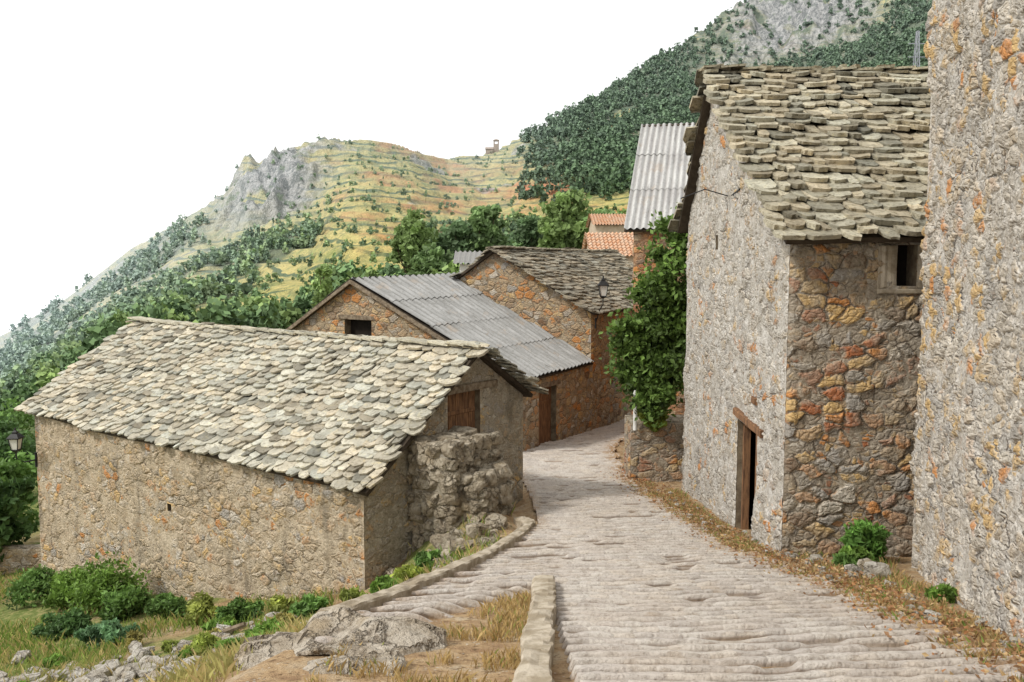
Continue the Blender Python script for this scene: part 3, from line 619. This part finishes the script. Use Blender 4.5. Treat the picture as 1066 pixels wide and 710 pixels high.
# ---- far village houses
def smallhouse(name,x0,x1,y0,y1,ze,zr,mat,rm,ridge_x=True):
    o=empty(name);zb=float(H((x0+x1)/2,y0)[0])-2;ym=(y0+y1)/2
    V=[(x0,y0,zb),(x1,y0,zb),(x1,y1,zb),(x0,y1,zb),(x0,y0,ze),(x1,y0,ze),(x1,y1,ze),(x0,y1,ze),(x0,ym,zr),(x1,ym,zr)]
    mk('walls',V,[(0,1,5,4),(1,2,6,9,5),(2,3,7,6),(3,0,4,8,7)],mat,o)
    def rf(nm,A,B,C,D):
        A,B,C,D=[np.array(p,float) for p in(A,B,C,D)];W=np.linalg.norm(B-A);nu=int(W/.25)*6;VV=[];F=[];N=np.cross(B-A,D-A);N/=np.linalg.norm(N);rows=9
        for j in range(rows*2):
            v=(j//2+j%2)/rows;l=.06*(1-j%2)
            for i in range(nu+1):
                u=i/nu;p=(A*(1-u)+B*u)*(1-v)+(D*(1-u)+C*u)*v+N*(.05*math.cos(2*math.pi*u*W/.25)+l+.1);VV.append(tuple(p))
        for j in range(rows*2-1):
            for i in range(nu):F.append((j*(nu+1)+i,j*(nu+1)+i+1,(j+1)*(nu+1)+i+1,(j+1)*(nu+1)+i))
        mk(nm,VV,F,rm,o)
    e=.3;dz=(zr-ze)/(ym-y0)*e
    rf('roof_front',(x0-e,y0-e,ze-dz),(x1+e,y0-e,ze-dz),(x1+e,ym,zr),(x0-e,ym,zr))
    rf('roof_back',(x1+e,y1+e,ze-dz),(x0-e,y1+e,ze-dz),(x0-e,ym,zr),(x1+e,ym,zr))
    for k,xx in enumerate(np.linspace(x0+.8,x1-1.4,2)):
        mk('window',[(xx,y0-.02,ze-1.6),(xx+.7,y0-.02,ze-1.6),(xx+.7,y0-.02,ze-.7),(xx,y0-.02,ze-.7)],[(0,1,2,3)],M_dark,o)
        mk('window_sill',[(xx-.1,y0-.1,ze-1.7),(xx+.8,y0-.1,ze-1.7),(xx+.8,y0,ze-1.62),(xx-.1,y0,ze-1.62)],[(0,1,2,3)],M_white,o)
    return o
smallhouse('tiled_roof_house',4.9,8.8,52,58,.5,1.9,M_plas,M_tile)
smallhouse('tiled_roof_house',6.9,9.6,72,78,3.2,4.2,M_plas,M_tile)
smallhouse('pale_shed',-2.6,-.9,43,46,.0,.55,M_white,M_cor4)
ch=empty('hilltop_church');cx,cy=-10.5,585;cz=float(H(cx,cy)[0])
def bx(o,nm,x0,x1,y0,y1,z0,z1,mat): return mk(nm,[(x0,y0,z0),(x1,y0,z0),(x1,y1,z0),(x0,y1,z0),(x0,y0,z1),(x1,y0,z1),(x1,y1,z1),(x0,y1,z1)],[(3,2,1,0),(4,5,6,7),(0,1,5,4),(1,2,6,5),(2,3,7,6),(3,0,4,7)],mat,o)
M_ch=simple('church_stone',(.36,.31,.27),(.28,.24,.21),.5,.3)
for dx in(-1.8,1.0): bx(ch,'belfry_pier',cx+dx,cx+dx+.8,cy-1.2,cy+1.2,cz+4.5,cz+6.4,M_ch)
bx(ch,'tower',cx-1.8,cx+1.8,cy-1.6,cy+1.6,cz-4,cz+4.5,M_ch);bx(ch,'belfry_top',cx-1.9,cx+1.9,cy-1.3,cy+1.3,cz+6.4,cz+7.1,M_ch)
mk('belfry_roof',[(cx-2,cy-1.5,cz+7.1),(cx+2,cy-1.5,cz+7.1),(cx+2,cy+1.5,cz+7.1),(cx-2,cy+1.5,cz+7.1),(cx,cy,cz+8)],[(0,1,4),(1,2,4),(2,3,4),(3,0,4)],M_ch,ch)
bx(ch,'nave',cx-7,cx-1.85,cy-2.4,cy+2.4,cz-4,cz+1,M_ch);mk('nave_roof',[(cx-7.3,cy-2.8,cz+1),(cx-1.8,cy-2.8,cz+1),(cx-1.8,cy,cz+2.6),(cx-7.3,cy,cz+2.6),(cx-7.3,cy+2.8,cz+1),(cx-1.8,cy+2.8,cz+1)],[(0,1,2,3),(3,2,5,4)],M_ch,ch)

# ------------------------------------------------------------------ tubes, lamps, pylon
def tube(V,F,pts,rad,n=7):
    b=len(V);pts=[Vector(p) for p in pts]
    for i,p in enumerate(pts):
        d=(pts[min(i+1,len(pts)-1)]-pts[max(i-1,0)]).normalized();a=d.orthogonal().normalized();c=d.cross(a)
        for k in range(n):
            t=2*math.pi*k/n;V.append(tuple(p+(a*math.cos(t)+c*math.sin(t))*rad[i]))
    for i in range(len(pts)-1):
        for k in range(n):F.append((b+i*n+k,b+i*n+(k+1)%n,b+(i+1)*n+(k+1)%n,b+(i+1)*n+k))
    F.append(tuple(b+k for k in range(n))[::-1]);F.append(tuple(b+(len(pts)-1)*n+k for k in range(n)))
def lantern(x,y,z,wx,wy,wz,s=1):
    o=empty('wall_lantern')
    def ringf(nm,prof,mat,n=4,rot=math.pi/4):
        V=[];F=[]
        for (r,h) in prof:
            for k in range(n):t=rot+2*math.pi*k/n;V.append((x+r*s*math.cos(t),y+r*s*math.sin(t),z+h*s))
        for i in range(len(prof)-1):
            for k in range(n):F.append((i*n+k,i*n+(k+1)%n,(i+1)*n+(k+1)%n,(i+1)*n+k))
        mk(nm,V,F,mat,o)
    ringf('glass',[(.12,.03),(.19,.36)],M_glass)
    ringf('cap',[(.25,.35),(.25,.38),(.12,.50),(.09,.50),(.09,.55),(.03,.60),(.03,.66),(.0,.68)],M_metal)
    ringf('base',[(0,-.06),(.06,-.05),(.14,.0),(.14,.03)],M_metal)
    V=[];F=[]
    for k in range(4):
        t=math.pi/4+math.pi/2*k;c,sn=math.cos(t),math.sin(t);tube(V,F,[(x+.13*s*c,y+.13*s*sn,z+.02*s),(x+.2*s*c,y+.2*s*sn,z+.37*s)],[.014*s]*2,4)
    tube(V,F,[(x,y,z-.03),(x,y,z-.25*s),(x+(wx-x)*.4,y+(wy-y)*.4,z-.4*s),(wx,wy,wz)],[.02]*4,6)
    tube(V,F,[(wx,wy,wz-.2),(wx,wy,wz+.2)],[.035,.035],6)
    mk('bracket',V,F,M_metal,o)
lantern(3.37,32.0,-1.2,3.13,32.3,-2.2,1.15)
lantern(-13.25,22.75,-4.95,-12.95,23.15,-5.3,.9)
V=[];F=[];tube(V,F,[(4.2,17.0,1.32),(3.75,17.0,1.45),(3.3,17.1,1.28)],[.012]*3,5);tube(V,F,[(4.25,16.9,1.32),(4.22,16.2,1.38)],[.02]*2,5);mk('cable_bracket',V,F,M_metal)
V=[];F=[];px_,py_=137.,300.;pz=float(H(px_,py_)[0]);h=34;n=12
for i in range(n):
    a=i/n;b=(i+1)/n;ra=1.2*(1-a)+.35;rb=1.2*(1-b)+.35;ca=[(px_+sx*ra,py_+sy*ra,pz+h*a) for sx,sy in((-1,-1),(1,-1),(1,1),(-1,1))];cb=[(px_+sx*rb,py_+sy*rb,pz+h*b) for sx,sy in((-1,-1),(1,-1),(1,1),(-1,1))]
    for k in range(4):
        tube(V,F,[ca[k],cb[k]],[.12,.12],4);tube(V,F,[ca[k],cb[(k+1)%4]],[.07,.07],4);tube(V,F,[cb[k],cb[(k+1)%4]],[.07,.07],4)
for zz_ in(.75,.88): tube(V,F,[(px_-3,py_,pz+h*zz_),(px_+3,py_,pz+h*zz_)],[.15,.15],4)
mk('lattice_pylon',V,F,simple('galvanised',(.35,.37,.4),(.3,.3,.33)))

# ------------------------------------------------------------------ foliage
def leaves(P,size,cols,flat=0,aspect=1.6):
    n=len(P);d=rng.normal(size=(n,3));d/=np.linalg.norm(d,axis=1)[:,None]
    e=rng.normal(size=(n,3));
    if flat: d[:,2]*=(1-flat);d/=np.linalg.norm(d,axis=1)[:,None]
    e-=(e*d).sum(1)[:,None]*d;e/=np.linalg.norm(e,axis=1)[:,None]
    s=(size*(.6+.8*rng.random(n)))[:,None]
    k=np.cross(d,e)*s*.15
    V=np.stack([P-d*s*aspect/2,P+e*s/2+k,P+d*s*aspect/2,P-e*s/2+k],1).reshape(-1,3)
    F=np.arange(n*4).reshape(n,4);C=np.repeat(cols,4,0);return V,F,C
def crown_pts(c,r,nclump,per,seed=0,clr=.32):
    rg=np.random.default_rng(seed);u=rg.normal(size=(nclump,3));u/=np.linalg.norm(u,axis=1)[:,None]
    rad=rg.random(nclump)**.45;cc=np.array(c)+u*rad[:,None]*np.array(r)*.85
    q=rg.normal(size=(nclump,per,3));q/=np.linalg.norm(q,axis=2)[:,:,None];q*=(rg.random((nclump,per))**.5)[:,:,None]
    cr=clr*(.6+.8*rg.random(nclump))*min(r)
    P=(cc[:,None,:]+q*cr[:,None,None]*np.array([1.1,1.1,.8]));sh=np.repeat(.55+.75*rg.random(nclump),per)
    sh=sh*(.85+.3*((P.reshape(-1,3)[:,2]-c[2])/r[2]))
    return P.reshape(-1,3),sh,cc
def tree(name,x,y,zt,w,colr,nclump=45,per=70,ls=.22,zb=None,lowc=.25,seed=0):
    z0=float(H(x,y)[0]) if zb is None else zb;h=zt-z0;c=(x,y,z0+h*(.5+lowc/2));r=(w/2,w/2,h*(1-lowc)/2)
    o=empty(name);P,sh,cc=crown_pts(c,r,nclump,per,seed)
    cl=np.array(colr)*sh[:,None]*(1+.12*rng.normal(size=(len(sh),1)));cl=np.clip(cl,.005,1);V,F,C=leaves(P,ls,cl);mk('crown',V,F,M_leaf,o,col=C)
    V=[];F=[];tr=h*.022+.04;top=Vector((x+.1*w*random.uniform(-1,1),y,z0+h*.75))
    pts=[Vector((x,y,z0-.4)),Vector((x+.02*w,y,z0+h*.25)),Vector((x-.03*w,y,z0+h*.5)),top];tube(V,F,pts,[tr*1.3,tr,tr*.7,tr*.25],8)
    for i in range(0,min(len(cc),14)):
        q=Vector(cc[i]);t=random.uniform(.25,.7);s=pts[0].lerp(top,t);m=s.lerp(q,.5)+Vector((0,0,-.05*h));tube(V,F,[s,m,q],[tr*.4,tr*.25,tr*.1],5)
    mk('trunk',V,F,M_bark,o);return o
GB=(.19,.32,.06);GD=(.09,.17,.05);GM=(.14,.25,.06)
HB=(.25,.36,.12);HM=(.19,.29,.11);HD=(.14,.22,.10)
tree('broadleaf_tree',-12.6,110,7.3,6,HB,50,60,.5,seed=1);tree('broadleaf_tree',-3.6,112,8.6,5.5,HM,45,60,.5,seed=2)
tree('broadleaf_tree',6.0,95,8.2,7,HB,55,70,.45,seed=3,lowc=.1);tree('poplar_tree',-17.5,80,.6,1.8,HB,40,50,.35,lowc=.05,seed=4)
tree('broadleaf_tree',-6.4,112,6.2,5,HD,45,60,.5,seed=5);tree('broadleaf_tree',11.2,100,6.5,5,HM,45,60,.5,seed=6);tree('broadleaf_tree',-8,92,2.5,5,HM,45,60,.45,seed=7)
tree('broadleaf_tree',-10,125,6,7,HD,45,60,.55,seed=8,lowc=.1);tree('broadleaf_tree',3.0,118,7.5,5,HD,45,60,.5,seed=9)
for i,(x,y,zt,w) in enumerate([(-15.8,25.5,-5.6,2.6),(-17.5,28,-5.6,3.4),(-20,32,-6,4),(-17,24,-7.4,2.0),(-23,38,-6.5,5),(-27,44,-7,6)]): tree('shrub_tree',x,y,zt,w,GM if i%2 else GD,40,90,.16,lowc=.05,seed=20+i)
o=empty('leafy_bush')
A=[crown_pts((3.80,22.5,-2.6),(1.15,.8,1.4),40,200,31,.42),crown_pts((4.1,22.6,-1.0),(1.25,.8,1.5),40,200,32,.42),crown_pts((4.5,22.7,.5),(.95,.7,1.1),24,180,33,.40),crown_pts((3.65,22.2,-3.5),(.6,.5,.6),14,160,34,.4),crown_pts((3.2,22.4,-1.8),(.55,.6,.9),12,130,36,.4)]
P=np.vstack([a[0] for a in A]);sh=np.concatenate([a[1] for a in A])
P=P+rng.normal(size=P.shape)*np.where(rng.random(len(P))<.25,.16,.02)[:,None]
cl=np.clip(np.array((.14,.23,.05))*sh[:,None]*(1+.25*rng.normal(size=(len(sh),1))),.005,1)
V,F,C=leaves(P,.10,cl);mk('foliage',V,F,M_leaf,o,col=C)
V=[];F=[];tube(V,F,[(3.9,22.7,-4.3),(4.0,22.7,-2.5),(4.3,22.9,-.5),(4.5,22.9,.6)],[.09,.07,.05,.02],7)
for a in A:
    for i in range(8): q=Vector(a[2][i]);tube(V,F,[(4.1,22.75,q.z-.6),q],[.03,.008],5)
mk('stems',V,F,M_bark,o)
fr=Frame((3.12,22.35),(1,0),(0,1));block('retaining_wall',None,fr,0,1.6,0,1.3,-4.15,M_b5f,seed=80)
P,sh,_=crown_pts((3.65,22.35,-4.05),(.6,.4,.35),16,160,35);V,F,C=leaves(P,.07,np.clip(np.array((.32,.38,.06))*sh[:,None],0,1));mk('hanging_plant',V,F,M_leaf,col=C)
V=[];F=[];tube(V,F,[(3.2,22.2,-4.3),(3.2,22.2,-3.35)],[.05,.05],8);tube(V,F,[(3.2,22.2,-3.36),(3.2,22.2,-3.25)],[.07,.03],8);mk('white_post',V,F,M_white)

# distant woodland
def template(nl,seed,conic=False):
    rg=np.random.default_rng(seed);nc=9 if nl<120 else 20;u=rg.normal(size=(nc,3));u/=np.linalg.norm(u,axis=1)[:,None];cc=u*(rg.random(nc)**.5)[:,None]*np.array([.36,.36,.38])+np.array([0,0,.5])
    if conic: cc[:,:2]*=(1.15-cc[:,2:3])
    P=cc[rg.integers(0,nc,nl)]+rg.normal(size=(nl,3))*.09;d=rg.normal(size=(nl,3));d/=np.linalg.norm(d,axis=1)[:,None];e=rg.normal(size=(nl,3));e-=(e*d).sum(1)[:,None]*d;e/=np.linalg.norm(e,axis=1)[:,None]
    s=(.20 if nl<120 else .12)
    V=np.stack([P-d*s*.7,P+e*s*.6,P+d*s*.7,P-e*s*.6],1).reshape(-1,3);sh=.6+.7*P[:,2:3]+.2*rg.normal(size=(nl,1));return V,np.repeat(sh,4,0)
def wood(name,X,Y,Z,S,colr,nl,mat,hazev):
    T_=[template(nl,i,i%2==0) for i in range(5)];VV=[];CC=[]
    for i in range(len(X)):
        V,sh=T_[i%5];a=rng.random()*6.28;c,s=math.cos(a),math.sin(a);W=S[i]*(.75+.5*rng.random())
        v=np.stack([(V[:,0]*c-V[:,1]*s)*W+X[i],(V[:,0]*s+V[:,1]*c)*W+Y[i],V[:,2]*S[i]+Z[i]-.08*S[i]],1);VV.append(v)
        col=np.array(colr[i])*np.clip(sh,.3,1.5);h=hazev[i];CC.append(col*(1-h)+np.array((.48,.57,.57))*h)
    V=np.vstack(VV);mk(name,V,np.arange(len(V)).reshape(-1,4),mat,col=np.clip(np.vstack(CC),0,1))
N=54000;t=rng.uniform(-.66,.52,N);px=t*896+533;D=np.interp(px,cPX,cD);Y=85+(D-85)*rng.random(N)**.8;X=t*Y
Z,(z_,px,s,rk)=H(X,Y);py=275-900*Z/Y;fo=forest(px,py,X,Y)*(1-rk*.93)
hed=sst(.62,.9,((Z+14*fbm(X*.03,Y*.03,3,5))/5)%1)*.16+.03
keep=rng.random(N)<np.clip(np.maximum(fo*np.where((px>540)&(py<215),.36,.15),hed*.6*sst(200,290,px))*np.where(Y<200,.6,1.25),0,1)
X,Y,Z,px,py=[a[keep] for a in(X,Y,Z,px,py)];n=len(X);pine=(px>540)&(py<215);S=np.where(pine,rng.uniform(3.5,8,n),np.where(fo[keep]>.3,rng.uniform(2.6,6,n),rng.uniform(1.2,3.2,n)))
base=np.array([(.07,.12,.045) if q else ((.19,.27,.08) if rng.random()<.5 else (.11,.18,.065)) for q in pine])*(.7+.6*rng.random((n,1)))
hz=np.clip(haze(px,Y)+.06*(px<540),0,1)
nm=Y<200
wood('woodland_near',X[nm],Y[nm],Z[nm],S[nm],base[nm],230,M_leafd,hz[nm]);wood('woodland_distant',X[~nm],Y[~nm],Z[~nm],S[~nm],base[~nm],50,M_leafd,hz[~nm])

# grass & weeds
def gz(x,y): return H(x,y)[0]+rough(x,y)-.03
def blades(name,X,Y,h,w,cols):
    n=len(X);Z=gz(X,Y);a=rng.random(n)*6.28;l=rng.normal(size=(n,2))*.35;hh=h*(.5+rng.random(n));c,s=np.cos(a)*w/2,np.sin(a)*w/2
    V=np.stack([np.stack([X-c,Y-s,Z-.02],1),np.stack([X+c,Y+s,Z-.02],1),np.stack([X+l[:,0]*hh*.4+c*.6,Y+l[:,1]*hh*.4+s*.6,Z+hh*.6],1),np.stack([X+l[:,0]*hh,Y+l[:,1]*hh,Z+hh],1)],1).reshape(-1,3)
    mk(name,V,np.arange(n*4).reshape(n,4),M_leaf,col=np.repeat(cols,4,0))
def inb1(X,Y):
    dx=X+2.7;dy=Y-15.6;s=dx*-.809+dy*.588;w=dx*.588+dy*.809;return (s>.1)&(s<13.3)&(w>.1)&(w<5.4)
n=90000;X=rng.uniform(-16,0,n);Y=rng.uniform(6,26,n);k=(X<XL(Y)-.2)&~inb1(X,Y)&(fbm(X*.8,Y*.8,4,83)>.44+.2*rng.random(n))
X,Y=X[k],Y[k];dry=sst(14.5,11,Y+X*.15)[:,None]*.6;pc=np.array([(.24,.34,.07),(.16,.25,.05),(.44,.38,.14),(.56,.44,.20)]);ci=rng.choice(4,len(X),p=[.34,.30,.20,.16]);cc_=pc[ci]*(1-dry)+np.array((.48,.38,.17))*dry;blades('grass',X,Y,.17,.015,cc_*(.7+.6*rng.random((len(X),1))))
n=12000;X=rng.uniform(-1.4,.3,n);Y=rng.uniform(4,10.2,n);k=(Y<np.interp(X,[-1.4,-.7,.3],[6.9,8.3,10.0]))&(X<np.interp(Y,[4,10.2],[-.05,.25]))&(fbm(X*2,Y*2,3,84)>.45)
X,Y=X[k],Y[k];pc=np.array([(.54,.40,.18),(.42,.29,.12),(.27,.30,.08)]);ci=rng.choice(3,len(X),p=[.5,.38,.12]);blades('dry_grass',X,Y,.08,.008,pc[ci]*(.7+.5*rng.random((len(X),1))))
RX=([2,6.3,9.6,13,18.5,22.3],[3.1,3.72,4.0,3.75,3.45,3.05]);WXX=([2.7,12,12.2,13,13.1,22],[3.0,5.6,5.9,5.9,4.1,4.15])
n=18000;Y=rng.uniform(4,22,n);xr=np.interp(Y,*RX);wx=np.interp(Y,*WXX);X=xr-.25+rng.random(n)*(np.maximum(wx-xr,.1)+.2);k=(fbm(X*1.5,Y*1.5,3,85)>.43)&(X<wx)
X,Y=X[k],Y[k];ci=rng.choice(3,len(X),p=[.46,.32,.22]);pc=np.array([(.52,.36,.16),(.36,.25,.11),(.22,.32,.07)]);blades('verge_grass',X,Y,.09,.009,pc[ci]*(.7+.5*rng.random((len(X),1))))
n=6000;Y=rng.uniform(4,24,n);xr=np.interp(Y,*RX);X=xr+rng.normal(size=n)*.30+.12;k=X<np.interp(Y,*WXX);X,Y=X[k],Y[k]
P=np.stack([X,Y,H(X,Y)[0]+.035+.05*rng.random(len(X))],1);pc=np.array([(.42,.21,.09),(.28,.16,.08),(.52,.37,.19)]);V,F,C=leaves(P,.030,pc[rng.choice(3,len(X))]*(.7+.5*rng.random((len(X),1))),.7);mk('fallen_leaves',V,F,M_leaf,col=C)
def weed(name,x,y,r,h,colr,ncl,per,ls,seed):
    z=float(gz(x,y));P,sh,cc=crown_pts((x,y,z+h*.45),(r,r,h*.6),ncl,per,seed,.5);V,F,C=leaves(P,ls,np.clip(np.array(colr)*sh[:,None]*(1+.15*rng.normal(size=(len(sh),1))),.005,1),0,2.2);mk(name,V,F,M_leaf,col=C)
sd=100
WL=[(-9.3,19.2,.8,1.1,GB),(-8.4,18.3,.6,.7,GM),(-10.6,20.0,.7,.8,GB),(-7.3,17.6,.5,.5,GM),(-6.2,16.8,.5,.45,(.30,.34,.08)),(-5.2,16.0,.45,.4,GM),(-4.3,15.4,.4,.4,(.30,.34,.08)),(-3.6,14.9,.4,.35,GM),(-7.8,16.0,.6,.4,(.14,.26,.12)),(-9.2,17.3,.6,.5,GD),
  (-1.75,14.2,.35,.4,(.30,.36,.06)),(-2.0,13.6,.3,.3,GB),(-1.5,15.0,.25,.35,GM),(5.25,12.45,.32,.7,(.15,.30,.06)),(4.95,12.1,.25,.28,GB),(4.75,11.9,.2,.2,GM),(4.75,9.3,.12,.16,GB),(-11.8,21.0,.8,.9,GM),(-3.4,11.8,.35,.3,GB)]
for i in range(16): WL.append((rng.uniform(-9,-2.6),rng.uniform(11.5,15.5),rng.uniform(.12,.32),rng.uniform(.12,.3),[GB,(.40,.36,.12),(.3,.36,.08)][i%3]))
for (x,y,r,h,c) in WL:
    sd+=1;weed('weed_plant',x,y,r,h,c,int(12+24*r),90,.055,sd)
bz_=lambda x,y:float(gz(x,y))
rocks('boulder',[(-1.15,7.05,-3.24,.95,.68,.38,5,1),(-.62,7.5,-3.44,.45,.4,.26,6,1),(-1.85,7.0,-3.32,.6,.45,.33,9,1),(-1.3,6.2,-3.1,.7,.4,.3,12,1)])
L=[]
for i in range(240):
    x=rng.uniform(-9.2,-3.8);y=13.1+rng.normal()*.8-(x+6.5)*.15;s=rng.uniform(.04,.24)*rng.random()**.5;L.append((x,y,bz_(x,y)+s*.2+rng.random()*.08,s*1.3,s,s*.8,200+i))
rocks('rock_pile',L,M_rockl)
L=[]
for i in range(34):
    x=rng.uniform(-2.3,-.2);y=15.3+rng.normal()*.6;s=rng.uniform(.05,.2);L.append((x,y,bz_(x,y)+s*.2,s*1.2,s,s*.8,300+i))
for (x,y,s) in((-1.15,15.6,.32),(-.6,15.5,.25),(-1.5,15.3,.25),(-1.0,15.2,.2),(-.3,15.9,.22)): L.append((x,y,bz_(x,y)+s*.4,s*1.3,s,s,340+len(L)))
rocks('loose_stones',L,M_rock2)
L=[]
for (x,y,s) in((4.55,11.2,.14),(4.75,11.0,.2),(4.4,10.9,.1),(4.9,11.6,.15),(4.35,12.3,.09),(4.6,10.2,.09),(4.5,12.4,.12)): L.append((x,y,bz_(x,y)+s*.5,s*1.2,s,s*.9,400+len(L)))
for i in range(110):
    y=rng.uniform(5,21);x=np.interp(y,*RX)+rng.random()*.5;s=rng.uniform(.015,.06);L.append((x,y,float(H(x,y)[0])+s,s*1.2,s,s*.8,430+i))
rocks('verge_stones',L,M_rockl)
L=[]
for i in range(140):
    x=rng.uniform(-6,-1.5);y=rng.uniform(8,14);s=rng.uniform(.03,.14);L.append((x,y,bz_(x,y)+s*.2,s*1.3,s,s*.7,500+i))
rocks('field_stones',L,M_rockl)
V=[];F=[];tube(V,F,[(-5.6,14.5,bz_(-5.6,14.5)+.1),(-4.6,14.4,bz_(-4.6,14.4)+.12)],[.06,.05],6);mk('fallen_beam',V,F,M_wood2)
fr=Frame((-18.5,25.0),(1,0),(0,1));block('low_wall',None,fr,0,4.9,0,.4,-8.42,M_b1,res=.12,seed=90)

# ------------------------------------------------------------------ light, world, camera
sun=bpy.data.lights.new('sun','SUN');sun.energy=2.8;sun.angle=math.radians(8);sun.color=(1,.965,.90);so=bpy.data.objects.new('sun',sun);sc.collection.objects.link(so)
d=Vector((.65,.35,-.72));so.rotation_euler=d.to_track_quat('-Z','Y').to_euler()
w=bpy.data.worlds.new('World');sc.world=w;w.use_nodes=True;nt=w.node_tree;bg=nt.nodes['Background'];out=nt.nodes['World Output']
sk=nt.nodes.new('ShaderNodeTexSky');sk.sky_type='NISHITA';sk.sun_disc=False;sk.sun_elevation=math.radians(44);sk.sun_rotation=math.radians(-118);sk.dust_density=3
nt.links.new(sk.outputs[0],bg.inputs[0]);bg.inputs[1].default_value=.10
b2_=nt.nodes.new('ShaderNodeBackground');b2_.inputs[0].default_value=(1,.995,.985,1);b2_.inputs[1].default_value=1.38
mx=nt.nodes.new('ShaderNodeMixShader');mx.inputs[0].default_value=.85;nt.links.new(bg.outputs[0],mx.inputs[1]);nt.links.new(b2_.outputs[0],mx.inputs[2]);nt.links.new(mx.outputs[0],out.inputs[0])
cam=bpy.data.cameras.new('camera');co=bpy.data.objects.new('camera',cam);sc.collection.objects.link(co);sc.camera=co
cam.sensor_width=36;cam.lens=900/1066*36;cam.clip_end=60000;cam.clip_start=.05;co.rotation_euler=(math.radians(90-5.08),0,0)
sc.view_settings.view_transform='Standard';sc.view_settings.look='None';sc.view_settings.exposure=0
